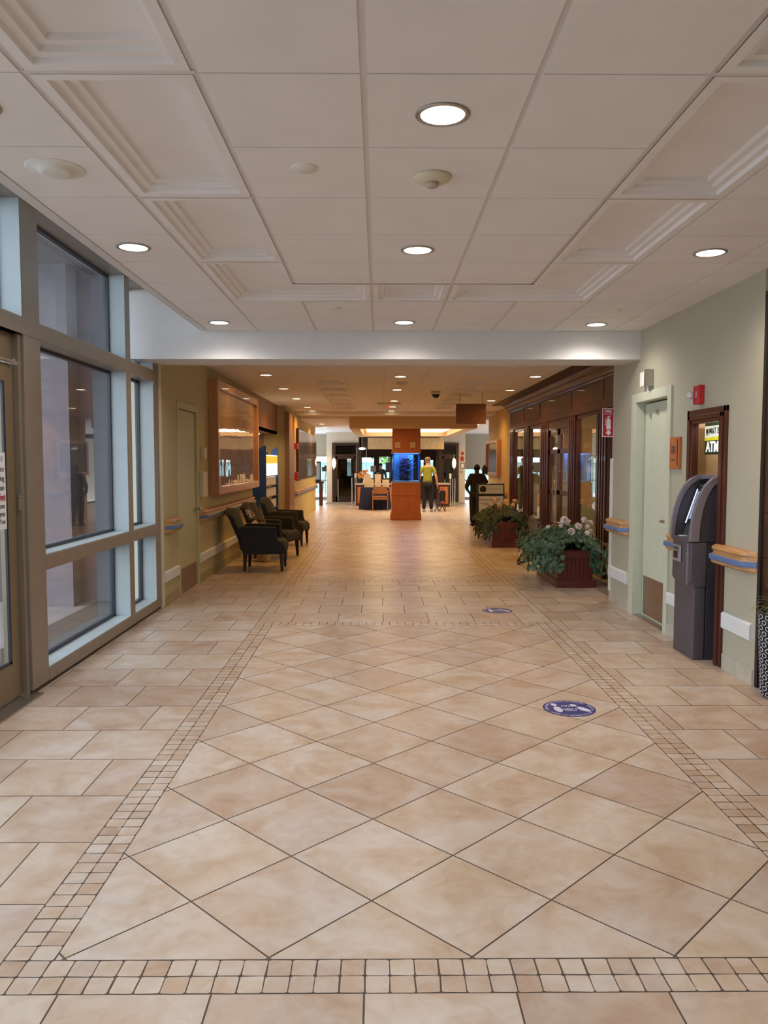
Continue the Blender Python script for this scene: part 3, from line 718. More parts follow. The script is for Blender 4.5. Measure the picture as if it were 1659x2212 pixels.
slab(Y1-.075, Y1-.055, .10, .40, .02, .024, 'screen_light_bar', mat('screen_edge', 'dfe6ff', .3, emit='c9d8ff', es=.5), sb)
mb = MB()
for i in range(4):
    for j in range(4): mb.box(2.49+i*.022, 6.30+j*.024, .97, 2.508+i*.022, 6.319+j*.024, .976)
mb.build('keypad', M_steel, A, bevel=.001)
bx(2.50, 6.44, .97, 2.58, 6.52, .974).build('instruction_label', M_paper, A)
# back-lit bank sign in the niche, standing behind the machine
B = thing('bank_sign', (2.9, 6.45, 1.47), 'green white and yellow lit bank sign in the niche above the cash machine', 'sign')
XB = 2.872
bx(XB, 5.98, 1.645, XB+.08, 6.93, 1.945).build('sign_box', mat('dark_green_sign', '1e4a42', .4), B, bevel=.004)
bx(XB-.003, 5.99, 1.775, XB, 6.92, 1.89).build('white_panel', mat('sign_white', 'd5dedd', .4, emit='d5dedd', es=.35), B)
MB().prism([(6.92, 1.765), (5.99, 1.765), (5.99, 1.82), (6.3, 1.805), (6.92, 1.79)], 'x', XB-.0045, XB-.003).build('yellow_band', mat('sign_yellow', 'd3d32a', .4, emit='d3d32a', es=.3), B)
def bxm(y, z): return frame_mx((XB-.006, y, z), (0, -1, 0), (0, 0, 1))
text('M&T Bank', .072, bxm(6.825, 1.845), 'lettering', mat('sign_ink', '1f3f3a', .5), B, align='LEFT', bold=.0005)
text('ATM', .125, bxm(6.885, 1.707), 'lettering', mat('sign_white_letters', 'e6ecec', .4, emit='ffffff', es=.35), B, align='LEFT', bold=.004)
mb = MB()
for k in range(3): mb.prism([(6.888-k*.016, 1.825), (6.876-k*.016, 1.825), (6.876-k*.016, 1.86), (6.882-k*.016, 1.868), (6.888-k*.016, 1.86)], 'x', XB-.006, XB-.003)
mb.box(XB-.006, 6.84, 1.812, XB-.003, 6.89, 1.818); mb.build('emblem', MATS['sign_ink'], B)
bx(2.885, 6.45, 1.475, 2.95, 6.66, 1.645).build('support_post', M_black, B)
t = thing('niche_light', (3.1, 6.45, 2.24), 'small light at the top of the niche behind the cash machine', 'ceiling light')  # added fill lamp, brightens the niche around the bank sign
MB().lathe([(0, -.006), (.06, -.006), (.07, 0), (0, 0)], (3.05, 6.45, 2.25), 20).build('lens', emis('niche_lens', 'fff0d8', 4), t)
la = bpy.data.lights.new('niche_glow', 'POINT'); la.energy = 7; la.color = (1, .88, .72); la.shadow_soft_size = .05
lo = bpy.data.objects.new('niche_glow', la); COL.objects.link(lo); lo.parent = t; lo.location = (-.15, 0, -.08)
# fire alarm strobe, plaque
s = thing('fire_alarm', (XR-.03, 6.5, 2.04), 'red fire alarm strobe on the wall above the cash machine casing', 'fire alarm')
bx(XR-.05, 6.405, 2.05, XR, 6.52, 2.205).build('housing', M_red, s, bevel=.006)
MB().ball((XR-.06, 6.545, 2.13), (.03, .03, .032), 12).box(XR-.045, 6.52, 2.10, XR, 6.56, 2.16).build('strobe_lens', mat('strobe_lens', 'cfcfd6', .15), s, smooth=True)
text('FIRE', .028, frame_mx((XR-.0515, 6.45, 2.128), (0, 0, -1), (0, -1, 0)), 'lettering', M_paper, s)
s = thing('wooden_plaque', (XR-.02, 6.97, 1.52), 'small orange wooden plaque on wall between service door and cash machine', 'plaque')
bx(XR-.022, 6.86, 1.52, XR, 7.09, 1.80).build('board', M_cherry, s, bevel=.004)
bx(XR-.026, 6.895, 1.545, XR-.022, 6.902, 1.78).build('groove', M_darkw, s)
M_pli = mat('plaque_ink', '5a4038', .5)
mb = MB()
for k in range(6): mb.box(XR-.0245, 6.95, 1.655+k*.012, XR-.022, 7.04, 1.662+k*.012)
mb.box(XR-.0245, 6.96, 1.59, XR-.022, 7.03, 1.605); mb.build('engraving', M_pli, s)

# ================================================================== FIRE EXTINGUISHER SIGN
s = thing('fire_extinguisher_sign', (2.60, 8.86, 1.86), 'red and white FIRE EXTINGUISHER sign projecting from the wall end', 'sign')
YS = 8.86
bx(2.515, YS, 1.86, 2.645, YS+.012, 2.18).build('plate', M_paper, s, bevel=.002)
bx(2.522, YS-.002, 1.868, 2.638, YS, 2.172).build('red_field', M_red, s)
def sx(x, z): return frame_mx((x, YS-.004, z), (1, 0, 0), (0, 0, 1))
text('FIRE', .040, sx(2.58, 2.145), 'lettering', M_paper, s, bold=.0012)
text('EXTINGUISHER', .0145, sx(2.58, 2.117), 'lettering', M_paper, s)
mb = MB()
def pz(pts): mb.prism(pts, 'y', YS-.005, YS-.002)
cxx = 2.585
pz([(cxx-.024, 1.945), (cxx+.024, 1.945), (cxx+.024, 2.045), (cxx+.014, 2.065), (cxx-.014, 2.065), (cxx-.024, 2.045)])
pz([(cxx-.008, 2.065), (cxx+.008, 2.065), (cxx+.008, 2.08), (cxx-.008, 2.08)]); pz([(cxx-.012, 2.08), (cxx+.024, 2.09), (cxx+.022, 2.099), (cxx-.012, 2.09)])
arc_ = [(cxx-.012, 2.085), (cxx-.03, 2.07), (cxx-.038, 2.03), (cxx-.036, 1.985)]
for a, b in zip(arc_, arc_[1:]): pz([a, b, (b[0]+.006, b[1]), (a[0]+.005, a[1]-.004)])
pz([(cxx-.018, 1.935), (cxx-.018, 1.91), (cxx-.035, 1.91), (cxx, 1.877), (cxx+.035, 1.91), (cxx+.018, 1.91), (cxx+.018, 1.935)])
mb.build('pictogram', M_paper, s)

# ================================================================== FLOOR DECALS
M_dec = mat('navy_decal', '2f3474', .35, noise=.05); M_decw = mat('decal_white', 'c9cbe4', .4)
def decal(x, y, r, label):
    t = thing('floor_decal', (x, y, 0), label, 'floor decal', 'distancing decals on the floor')
    MB().lathe([(0, 0.0002), (r, 0.0002), (r, .0012), (0, .0012)], (x, y, 0), 64).build('disc', M_dec, t)
    mb = MB()
    for sg, rot in ((-1, .08), (1, .55)):     # toes towards the viewer
        c_ = Vector((x + sg*r*.46, y + (.02 if sg < 0 else .0)*r, 0)); R = Matrix.Rotation(rot, 3, 'Z')
        def ell(cy, a, b, n=20):
            P = [c_ + R @ Vector((a*math.cos(2*PI*k/n), cy + b*math.sin(2*PI*k/n), 0)) for k in range(n)]
            mb.prism([(p.x, p.y) for p in P], 'z', .0012, .0020)
        ell(-.14*r, .15*r, .34*r); ell(.42*r, .11*r, .15*r); mb.build('footprint', M_decw, t); mb = MB()
    fx = lambda dx, dy: frame_mx((x+dx, y+dy, .0022), (-1, 0, 0), (0, -1, 0))
    text('STAY', .22*r, fx(-.02*r, .28*r), 'lettering', M_decw, t, font_depth=.0003, bold=.0008)
    text('6 FEET', .2*r, fx(0, -.10*r), 'lettering', M_decw, t, font_depth=.0003, bold=.0008)
    text('APART', .16*r, fx(0, -.28*r), 'lettering', M_decw, t, font_depth=.0003)
    s_ = 'PLEASE PRACTICE SOCIAL DISTANCING   THANK YOU   FOR YOUR HEALTH AND SAFETY   '
    mb = MB()
    for k, ch in enumerate(s_):
        if ch == ' ': continue
        a = PI + .2 - 2*PI*k/len(s_)
        up = Vector((math.cos(a), math.sin(a), 0)); rt = Vector((up.y, -up.x, 0))
        text_into(mb, ch, .14*r, frame_mx((x + .86*r*up.x, y + .86*r*up.y, .0022), rt, up), .0004)
    mb.build('rim_lettering', M_decw, t)
    return t
decal(1.225, 4.955, .167, 'nearer blue round footprints decal on the diagonal tiles')
decal(1.27, 8.29, .158, 'farther blue round footprints decal, in front of the ivy planter')

# ================================================================== CEILING FITTINGS
M_lens = emis('downlight_lens', 'fff6ea', 6.0); M_lensw = emis('warm_downlight_lens', 'ffe6bc', 4.0)
def downlight(x, y, z, label, warm, power, grp, r=.086):
    t = thing('downlight', (x, y, z), label, 'ceiling light', grp)
    MB().lathe([(r+.004, 0), (r+.016, 0), (r+.018, -.004), (r, -.006), (r-.002, 0)], (x, y, z), 28).build('trim_ring', M_steel if not warm else M_white_pl, t, smooth=True)
    MB().lathe([(0, -.003), (r-.002, -.003), (r-.002, -.001), (0, -.001)], (x, y, z), 28).build('lens', M_lensw if warm else M_lens, t)
    la = bpy.data.lights.new('lamp_glow', 'SPOT'); la.energy = power; la.color = LAMP_BACK if warm else LAMP_FRONT
    la.spot_size = math.radians(158); la.spot_blend = 0.9; la.shadow_soft_size = .07
    lo = bpy.data.objects.new('lamp_glow', la); COL.objects.link(lo); lo.parent = t; lo.location = (0, 0, -.03)
    return t
downlight(2.52, 4.75, ZC-.001, 'warm recessed light just outside the right edge, washing the sage wall', True, 30, None)
names = ('left row', 'middle row', 'right row')
for i, (x, ylist) in enumerate(((-1.50, (-.3, 2.28+.72, 4.93, 7.54)), (.245, (.6, 3.07, 4.98, 7.52)), (2.09, (-.3, 2.4, 5.03, 7.62)))):
    for k, y in enumerate(ylist):
        if k == 0:
            la = bpy.data.lights.new('lamp_glow', 'SPOT'); la.energy = P_FRONT; la.color = LAMP_FRONT; la.spot_size = math.radians(158); la.spot_blend = .9; la.shadow_soft_size = .07
            lo = bpy.data.objects.new('lamp_glow', la); COL.objects.link(lo); lo.location = (x, y, ZC-.03); continue
        if i == 2 and k == 1: 
            continue
        downlight(x, y, ZC-.001, 'round recessed light in the %s of the front ceiling, %s' % (names[i], {1: 'nearest the camera', 2: 'second from the header beam', 3: 'nearest the header beam'}[k]), False, P_FRONT, 'front ceiling downlights')
far = {0: (-1.68, (11.9, 14.1, 16.3, 18.8, 20.2)), 1: (.34, (12.1, 14.3, 16.9, 18.7, 20.2)), 2: (2.40, (12.1, 14.4, 16.8, 19.2))}
ordn = ('first', 'second', 'third', 'fourth', 'fifth')
for i, (x, yl) in far.items():
    for k, y in enumerate(yl):
        downlight(x, y, ZB-.001, '%s round recessed light beyond the header beam, %s' % (ordn[k], names[i]), True, P_BACK, 'corridor ceiling downlights')
for k, (x, y) in enumerate(((-1.72, 24.2), (-1.80, 26.6), (-1.9, 29.5), (3.05, 24.4), (3.05, 26.8), (3.1, 29.6))):
    downlight(x, y, 2.739, 'small round light in lobby ceiling, %s of the light cove, %s' % ('left' if k < 3 else 'right', ordn[k % 3] + ' from the corridor'), True, P_BACK*1.5, 'lobby ceiling downlights')
def disc(name, x, y, z, prof, m, label, cat, grp=None):
    MB().lathe(prof, (x, y, z), 32).build(name, m, None, smooth=True, label=label, cat=cat, group=grp)
disc('ceiling_speaker', -1.45, 3.64, ZC, [(0, -.022), (.05, -.022), (.075, -.018), (.08, -.004), (.125, -.003), (.13, 0), (0, 0)], M_white_pl, 'round white ceiling speaker above the glass wall', 'speaker')
disc('sprinkler_cover', -.33, 3.62, ZC, [(0, -.008), (.055, -.007), (.06, -.002), (.06, 0), (0, 0)], M_white_pl, 'small flat white sprinkler cover left of the smoke detector', 'sprinkler cover')
disc('sprinkler_cover', -.38, 6.83, ZC, [(0, -.008), (.055, -.007), (.06, -.002), (.06, 0), (0, 0)], M_white_pl, 'small flat white sprinkler cover left of middle, before the header beam', 'sprinkler cover')
disc('sprinkler_cover', 2.06, 6.92, ZC, [(0, -.008), (.055, -.007), (.06, -.002), (.06, 0), (0, 0)], M_white_pl, 'small flat white sprinkler cover at right, before the header beam', 'sprinkler cover')
t = thing('smoke_detector', (.25, 3.72, ZC), 'ivory round smoke detector in the middle of the front ceiling', 'smoke detector')
MB().lathe([(0, -.03), (.055, -.03), (.085, -.014), (.09, 0), (0, 0)], (.25, 3.72, ZC), 32).build('base', M_ivory, t, smooth=True)
MB().lathe([(0, -.052), (.02, -.052), (.028, -.047), (.032, -.03), (0, -.03)], (.25, 3.72, ZC), 20).build('sensor_head', mat('sensor_head', 'b5a596', .5), t, smooth=True)
disc('smoke_detector', .39, 13.0, ZB, [(0, -.05), (.05, -.05), (.09, -.015), (.1, 0), (0, 0)], M_ivory, 'white smoke detector in corridor ceiling between middle lights', 'smoke detector')
t = thing('dome_camera', (1.06, 14.6, ZB), 'dark dome security camera under the corridor ceiling', 'security camera')
MB().lathe([(0, -.06), (.085, -.06), (.09, 0), (0, 0)], (1.06, 14.6, ZB), 24).build('mount', M_ivory, t, smooth=True)
MB().ball((1.06, 14.6, ZB-.06), (.07, .07, .07), 16).build('dome', mat('smoked_dome', '0c0c0e', .1), t, smooth=True)
t = thing('hanging_sign', (1.755, 15.0, 2.29), 'blank brown wooden board hanging on two wires from corridor ceiling', 'hanging sign')
bx(1.475, 14.97, 2.30, 2.04, 15.03, 2.68).build('board', mat('brown_sign_wood', '7a4a2a', .5, noise=.08), t, bevel=.004)
for x in (1.545, 1.97): MB().tube([(x, 15, 2.68), (x, 15, ZB)], .004, 6).build('wire', M_darkw, t)
t = thing('exit_sign', (.22, 17.4, 2.7), 'small glassy exit sign under the corridor ceiling, above the column', 'exit sign')
bx(-.02, 17.38, 2.84, .50, 17.44, 2.88).build('housing', M_ivory, t)
bx(0.02, 17.405, 2.74, .46, 17.415, 2.84).build('panel', M_clear, t)
text('EXIT', .09, frame_mx((.24, 17.40, 2.79), (1, 0, 0), (0, 0, 1)), 'lettering', mat('exit_red', 'a8322a', .4, emit='c8442a', es=.5), t)

# ================================================================== SHOP FRONT (right, beyond the wall end)
XS = 3.05
SF = thing('storefront', (XS+.05, 13.7, 0), 'dark red mahogany shop front with glazed bays and a double door, right side', 'shop front')
mb = MB()
mb.box(XS, 8.91, 2.33, XS+.14, 18.3, 2.866); mb.box(XS-.02, 8.91, 2.30, XS, 18.3, 2.345)
for a, b in ((8.95, 10.5), (10.7, 12.1), (12.5, 14.2), (14.9, 16.0), (16.5, 17.7)): mb.box(XS-.008, a, 2.42, XS, b, 2.68)
mb.build('fascia', M_mahog, SF, bevel=.004)
crown = [(XS+.02, 2.70), (XS-.02, 2.70), (XS-.03, 2.725), (XS-.055, 2.735), (XS-.07, 2.76), (XS-.11, 2.79), (XS-.115, 2.82), (XS-.16, 2.85), (XS-.17, 2.867), (XS+.02, 2.867)]
struct(bx(2.62, 8.5, 2.868, 3.1, 18.3, 2.879), 'trim_12', mat('dark_soffit_wood', '3a2018', .45, noise=.08))  # thin dark brown strip under the ceiling along the crown
MB().prism(crown, 'y', 8.91, 18.3).build('crown_moulding', mat('polished_mahogany', '4a2016', .4, noise=.08, scale=3, stretch=(6, .6, 6), coat=.08), SF)
bays = [(8.95, 10.10), (10.62, 11.04), (12.30, 12.30)]
posts = [(8.91, 9.15), (10.14, 10.16), (10.58-.0, 11.02), (12.26, 12.72), (14.16, 14.86), (16.02, 16.62), (17.80, 18.30)]
posts = [(8.91, 9.12), (10.58, 11.05), (12.26, 12.68), (14.20, 14.88), (16.04, 16.58), (17.82, 18.30)]
for a, b in posts:
    mb = MB(); mb.box(XS, a, .14, XS+.12, b, 2.33); mb.box(XS-.02, a-.015, 0, XS+.12, b+.015, .14)
    for k in range(3):
        c = a + (b-a)*(k+1)/4; mb.box(XS-.012, c-.022, .2, XS, c+.022, 2.26)
    mb.build('pilaster', M_mahog, SF, bevel=.004)
def bay(a, b, nm):
    mb = MB(); mb.box(XS+.015, a, 0, XS+.12, b, .46); mb.box(XS-.025, a, .46, XS+.14, b, .50)
    mb.box(XS+.02, a, .5, XS+.09, a+.06, 2.33); mb.box(XS+.02, b-.06, .5, XS+.09, b, 2.33); mb.box(XS+.02, a, 2.24, XS+.09, b, 2.33)
    mb.box(XS+.005, a+.1, .08, XS+.015, b-.1, .40)
    w = mb.build('window_bay', M_mahog, SF, bevel=.003)
    MB().add([(XS+.05, a+.06, .5), (XS+.05, b-.06, .5), (XS+.05, b-.06, 2.24), (XS+.05, a+.06, 2.24)], [(0, 1, 2, 3)]).build('pane', M_shopglass, w)
bay(9.12, 10.58, 0); bay(11.05, 12.26, 1); bay(14.88, 16.04, 2); bay(16.58, 17.82, 3)
for (a, b, hs) in ((12.68, 13.43, 13.33), (13.45, 14.20, 13.55)):
    mb = MB(); x0, x1 = XS+.03, XS+.075
    mb.box(x0, a, .01, x1, a+.10, 2.14); mb.box(x0, b-.10, .01, x1, b, 2.14); mb.box(x0, a, .01, x1, b, .30); mb.box(x0, a, 2.04, x1, b, 2.14); mb.box(x0, a, 1.72, x1, b, 1.80); mb.box(x0, a, 1.02, x1, b, 1.10)
    dr = mb.build('door_leaf', M_mahog, SF, bevel=.003)
    MB().add([(XS+.05, a+.1, .3), (XS+.05, b-.1, .3), (XS+.05, b-.1, 2.04), (XS+.05, a+.1, 2.04)], [(0, 1, 2, 3)]).build('pane', M_shopglass, dr)
    MB().tube([(XS+.03, hs, .55), (XS-.04, hs, .55), (XS-.04, hs, 1.42), (XS+.03, hs, 1.42)], .014, 10).build('pull_handle', M_steel, dr)
mb = MB(); mb.box(XS+.01, 12.68, 2.14, XS+.1, 14.20, 2.33); mb.build('door_head', M_mahog, SF)
# inside the shop
def place(mb, name, m, label, cat, **k): return mb.build(name, m, None, label=label, cat=cat, **k)
M_counter = mat('honey_counter_wood', 'a4683a', .4, noise=.1, scale=4, stretch=(6, .6, 6))
c = thing('shop_counter', (3.75, 10.1, 0), 'wooden glass-topped shop counter behind the nearest shop window', 'counter')
bx(3.55, 9.35, 0, 4.05, 10.9, .92).build('cabinet', M_counter, c, bevel=.01)
bx(3.5, 9.3, .92, 4.1, 10.95, .96).build('top', M_white_pl, c, bevel=.004)
c = thing('shop_counter', (3.75, 11.8, 0), 'wooden shop counter behind the second shop window', 'counter')
bx(3.55, 11.15, 0, 4.05, 12.25, .82).build('cabinet', M_counter, c, bevel=.01)
bx(3.5, 11.1, .82, 4.1, 12.3, .86).build('top', M_white_pl, c, bevel=.004)
c = thing('display_case', (3.35, 11.6, 1.42), 'white shelf with blue and white patterned goods in second shop window', 'display shelf')
bx(3.2, 11.15, 1.42, 3.6, 12.2, 1.50).build('shelf', M_white_pl, c)
bx(3.22, 11.18, 1.50, 3.58, 12.17, 1.70).build('patterned_goods', mat('blue_white_pattern', 'd8dbe6', .5, scale=26, col2='2a4584'), c, bevel=.01)
for k, (y, z) in enumerate(((11.22, .94), (11.45, .93))):
    t = thing('gift_bag', (3.4, y, z), ('dark' if k else 'plum coloured') + ' gift bag hanging in the second shop window', 'gift bag')
    MB().prism([(y-.09, z), (y+.09, z), (y+.10, z+.26), (y-.10, z+.26)], 'x', 3.36, 3.42).build('bag', M_mahog if k == 0 else M_darkw, t)
    MB().tube([(3.39, y-.04, z+.26), (3.39, y-.03, z+.36), (3.39, y+.03, z+.36), (3.39, y+.04, z+.26)], .004).build('handle', M_white_pl, t)
bx(3.25, 11.2, .86, 3.27, 11.22, 1.42) 
t = thing('necklace_bust', (3.7, 9.75, .96), 'white necklace display bust on nearest shop counter', 'display bust')
MB().lathe([(.05, 0), (.06, .01), (.04, .03), (.075, .10), (.085, .17), (.05, .22), (.032, .25), (.03, .31), (.0, .32)], (3.7, 9.75, .96), 20).build('bust', M_white_pl, t, smooth=True)
t = thing('desk_lamp', (3.75, 10.3, .96), 'white angled desk lamp on nearest shop counter', 'lamp')
MB().lathe([(0, 0), (.07, 0), (.07, .015), (0, .02)], (3.75, 10.3, .96), 16).build('base', M_white_pl, t)
MB().tube([(3.75, 10.3, .97), (3.72, 10.45, 1.22), (3.7, 10.1, 1.5)], .012).build('arm', M_white_pl, t)
MB().lathe([(.02, .05), (.05, 0), (.048, 0), (.018, .05)], (3.7, 10.07, 1.46), 14).build('shade', M_white_pl, t)
rd = random.Random(11)
for k, (x, y, z, dx, dy, dz, colr, lab) in enumerate((
    (3.27, 9.4, .50, .22, .25, .08, 'd8d3c6', 'flat pale gift box on the sill of the nearest shop window'),
    (3.27, 9.75, .50, .2, .3, .05, 'c9b48a', 'flat beige gift box on the sill of the nearest shop window'),
    (3.28, 9.43, .58, .18, .18, .07, 'e2dfd8', 'small white gift box stacked on the pale box in nearest shop window'),
    (3.27, 11.3, .50, .2, .3, .30, 'b78a58', 'tan gift box low in the second shop window'),
    (3.3, 15.1, .50, .2, .3, .42, 'c5b9a4', 'pale printed box on the sill of the shop window past the double door'),
    (3.3, 15.6, .50, .15, .18, .22, 'b8524a', 'small red ornament box on sill of shop window past the double door'),
    (3.3, 16.9, .50, .2, .4, .6, 'c9c1ad', 'tall pale box on the sill of the farthest shop window'))):
    mb = bx(x, y, z, x+dx, y+dy, z+dz); o = place(mb, 'gift_box', mat('box_%d' % k, colr, .6), lab, 'gift box', bevel=.004)
t = thing('stationery_shelf', (5.4, 11.3, 1.3), 'white wall shelf at the back of the shop holding pale stationery', 'wall shelf')
bx(5.25, 9.6, 1.28, 5.56, 12.6, 1.31).build('board', M_white_pl, t)
t = thing('stationery_shelf', (5.4, 11.3, 1.72), 'empty upper white shelf at the back of the shop', 'wall shelf'); bx(5.25, 9.6, 1.72, 5.56, 12.6, 1.75).build('board', M_white_pl, t)
for k in range(11):
    y = 9.65 + k*.265
    place(bx(5.28, y, 1.31, 5.5, y+.2, 1.31+rd.uniform(.15, .3)), 'boxed_gift', mat('gift_%d' % (k % 4), ('7d8aa8', 'd9d2c2', 'a83f3f', '5e7a5c')[k % 4], .6), 'boxed gift on the lower shelf at back of shop, %d from the near end' % (k+1), 'boxed gift', group='boxed gifts on the shop shelf')
t = thing('shop_ceiling_light', (4.5, 11.5, 2.82), 'long bright strip light on the shop ceiling', 'ceiling light')
bx(4.42, 10.0, 2.84, 4.58, 13.0, 2.88).build('housing', M_white_pl, t); bx(4.44, 10.02, 2.83, 4.56, 12.98, 2.84).build('tube', emis('shop_tube', 'fff0c8', 5), t)
la = bpy.data.lights.new('shop_glow', 'AREA'); la.shape = 'RECTANGLE'; la.size = .2; la.size_y = 3; la.energy = 45; la.color = (1, .85, .6)
lo = bpy.data.objects.new('shop_glow', la); COL.objects.link(lo); lo.parent = t; lo.location = (0, 0, -.01)
t = thing('shop_ceiling_light', (4.5, 16.0, 2.82), 'strip light on the shop ceiling beyond the double door', 'ceiling light')
bx(4.42, 15.0, 2.84, 4.58, 17.0, 2.88).build('housing', M_white_pl, t); bx(4.44, 15.02, 2.83, 4.56, 16.98, 2.84).build('tube', MATS['shop_tube'], t)
la = bpy.data.lights.new('shop_glow', 'AREA'); la.shape = 'RECTANGLE'; la.size = .2; la.size_y = 2; la.energy = 16; la.color = (1, .8, .5)
lo = bpy.data.objects.new('shop_glow', la); COL.objects.link(lo); lo.parent = t; lo.location = (0, 0, -.01)
# framed board on the yellow wall past the shop
t = thing('framed_board', (3.0, 20.65, 1.23), 'glazed wooden framed board on the yellow wall past the shop', 'framed board')
mb = MB(); mb.box(2.95, 19.6, 1.22, 3.05, 19.72, 2.14); mb.box(2.95, 21.6, 1.22, 3.05, 21.72, 2.14); mb.box(2.95, 19.72, 1.22, 3.05, 21.6, 1.30); mb.box(2.95, 19.72, 2.06, 3.05, 21.6, 2.14); mb.build('frame', M_frame, t, bevel=.004)
bx(3.0, 19.72, 1.30, 3.04, 21.6, 2.06).build('picture', mat('board_picture', '6d5a44', .25, noise=.3, scale=9, coat=.8), t)
handrail(3.05, -1, 18.5, 21.7, .86, 'oak wall rail on the yellow wall past the shop')

# ================================================================== LEFT DISPLAYS
def donor_material():
    m = bpy.data.materials.new('engraved_copper_panels'); m.use_nodes = True
    n = m.node_tree.nodes; l = m.node_tree.links; b = n['Principled BSDF']
    tc = n.new('ShaderNodeTexCoord'); sp = n.new('ShaderNodeSeparateXYZ'); cb = n.new('ShaderNodeCombineXYZ')
    l.new(tc.outputs['Object'], sp.inputs[0]); l.new(sp.outputs[1], cb.inputs[0]); l.new(sp.outputs[2], cb.inputs[1])
    br = n.new('ShaderNodeTexBrick'); br.offset = 0; br.inputs['Scale'].default_value = 1; br.inputs['Brick Width'].default_value = .17; br.inputs['Row Height'].default_value = .42; br.inputs['Mortar Size'].default_value = .006
    br.inputs['Color1'].default_value = (*lin('8a6a50'), 1); br.inputs['Color2'].default_value = (*lin('9c7a5c'), 1); br.inputs['Mortar'].default_value = (*lin('52382a'), 1)
    l.new(cb.outputs[0], br.inputs['Vector'])
    no = n.new('ShaderNodeTexNoise'); no.inputs['Scale'].default_value = 1; no.inputs['Detail'].default_value = 3
    mp = n.new('ShaderNodeMapping'); mp.inputs['Scale'].default_value = (1, 38, 7); l.new(tc.outputs['Object'], mp.inputs[0]); l.new(mp.outputs[0], no.inputs['Vector'])
    r = n.new('ShaderNodeValToRGB'); r.color_ramp.elements[0].position = .4; r.color_ramp.elements[0].color = (.45, .42, .4, 1); r.color_ramp.elements[1].position = .55; r.color_ramp.elements[1].color = (1, 1, 1, 1)
    l.new(no.outputs[0], r.inputs[0])
    mx = n.new('ShaderNodeMix'); mx.data_type = 'RGBA'; mx.blend_type = 'MULTIPLY'; mx.inputs[0].default_value = .8
    l.new(br.outputs[0], mx.inputs[6]); l.new(r.outputs[0], mx.inputs[7]); l.new(mx.outputs[2], b.inputs['Base Color'])
    b.inputs['Roughness'].default_value = .45; b.inputs['Coat Weight'].default_value = 1; b.inputs['Coat Roughness'].default_value = .01; b.inputs['Coat IOR'].default_value = 1.9
    # the acrylic cover is slightly wavy
    n3 = n.new('ShaderNodeTexNoise'); n3.inputs['Scale'].default_value = 1.6; l.new(tc.outputs['Object'], n3.inputs['Vector'])
    bp = n.new('ShaderNodeBump'); bp.inputs['Strength'].default_value = .12; bp.inputs['Distance'].default_value = .03; l.new(n3.outputs[0], bp.inputs['Height']); l.new(bp.outputs[0], b.inputs['Coat Normal'])
    return m
M_donor = donor_material()
t = thing('donor_display', (XL+.06, 12.8, 1.12), 'large wood framed glossy board of many small plaques above the armchairs', 'wall display')
F0, F1, Z0, Z1, XO = 10.90, 14.60, 1.12, 2.72, XL+.14
mb = MB(); mb.box(XL, F0, Z0, XO, F0+.12, Z1); mb.box(XL, F1-.12, Z0, XO, F1, Z1); mb.box(XL, F0+.12, Z0, XO, F1-.12, Z0+.12); mb.box(XL, F0+.12, Z1-.12, XO, F1-.12, Z1); mb.build('frame', M_frame, t, bevel=.008)
bx(XL, F0+.12, Z0+.12, XO-.045, F1-.12, Z1-.12).build('plaque_panel', M_donor, t)
for (y0, y1, z0, z1, l_, nm) in ((10.42, 10.56, 1.62, 1.77, 'small ivory box on the wall right of the closet door', 'wall_box'), (10.32, 10.58, 1.12, 1.45, 'flat ivory panel on the wall below the small box, right of closet door', 'wall_panel')):
    bx(XL, y0, z0, XL+.05, y1, z1).build(nm, M_ivory, None, label=l_, cat='wall box', bevel=.004)
# brochure kiosk
t = thing('brochure_stand', (-2.32, 15.1, 0), 'tall dark blue curved-top stand with lit leaflet racks, past the plaque display', 'brochure stand')
M_kb = mat('kiosk_blue', '2149a0', .45, noise=.06)
def kprof(x0, x1, za, zb): return [(x0, 0), (x1, 0), (x1, zb), ((x0+x1)/2, zb-.005), (x0 + (x1-x0)*.25, (za+zb)/2+.01), (x0, za)]
MB().prism([(-2.62, 0), (-2.36, 0), (-2.36, 1.83), (-2.62, 1.80)], 'y', 15.50, 15.56).build('side_panel', M_kb, t)
MB().prism([(-2.36, 0), (-2.21, 0), (-2.21, 1.90), (-2.26, 1.89), (-2.31, 1.86), (-2.36, 1.83)], 'y', 15.52, 15.58).build('side_panel', M_kb, t)
MB().prism([(-2.36, 0), (-2.21, 0), (-2.21, 1.90), (-2.26, 1.89), (-2.31, 1.86), (-2.36, 1.83)], 'y', 17.4, 17.46).build('side_panel', M_kb, t)
bx(-2.60, 15.58, 0, -2.43, 17.4, 1.8).build('back', M_darkw, t)
bx(-2.43, 15.6, 1.3, -2.22, 17.38, 1.72).build('lit_header', mat('kiosk_header', 'e9e6dc', .4, emit='fff4d8', es=.7), t)
bx(-2.22, 15.62, 1.55, -2.215, 17.36, 1.7).build('yellow_header_band', mat('kiosk_yellow', 'e8bd2a', .5, emit='e8bd2a', es=.4), t)
for z in (.35, .6, .85, 1.08):
    s_ = bx(-2.43, 15.6, z, -2.22, 17.38, z+.02).build('rack_shelf', M_mahog, t)
    mb = MB()
    for k in range(14): mb.box(-2.30, 15.62+k*.124, z+.02, -2.25, 15.62+k*.124+.11, z+.19)
    mb.build('leaflets', M_paper, s_)
t = thing('alcove_light', (-2.72, 15.9, 2.2), 'slim light in the alcove ceiling above the blue leaflet stand', 'ceiling light')  # added fill lamp, lightens the inside of the alcove
bx(-2.76, 15.0, 2.20, -2.68, 17.9, 2.22).build('tube', emis('alcove_tube', 'ffe0b0', 3), t)
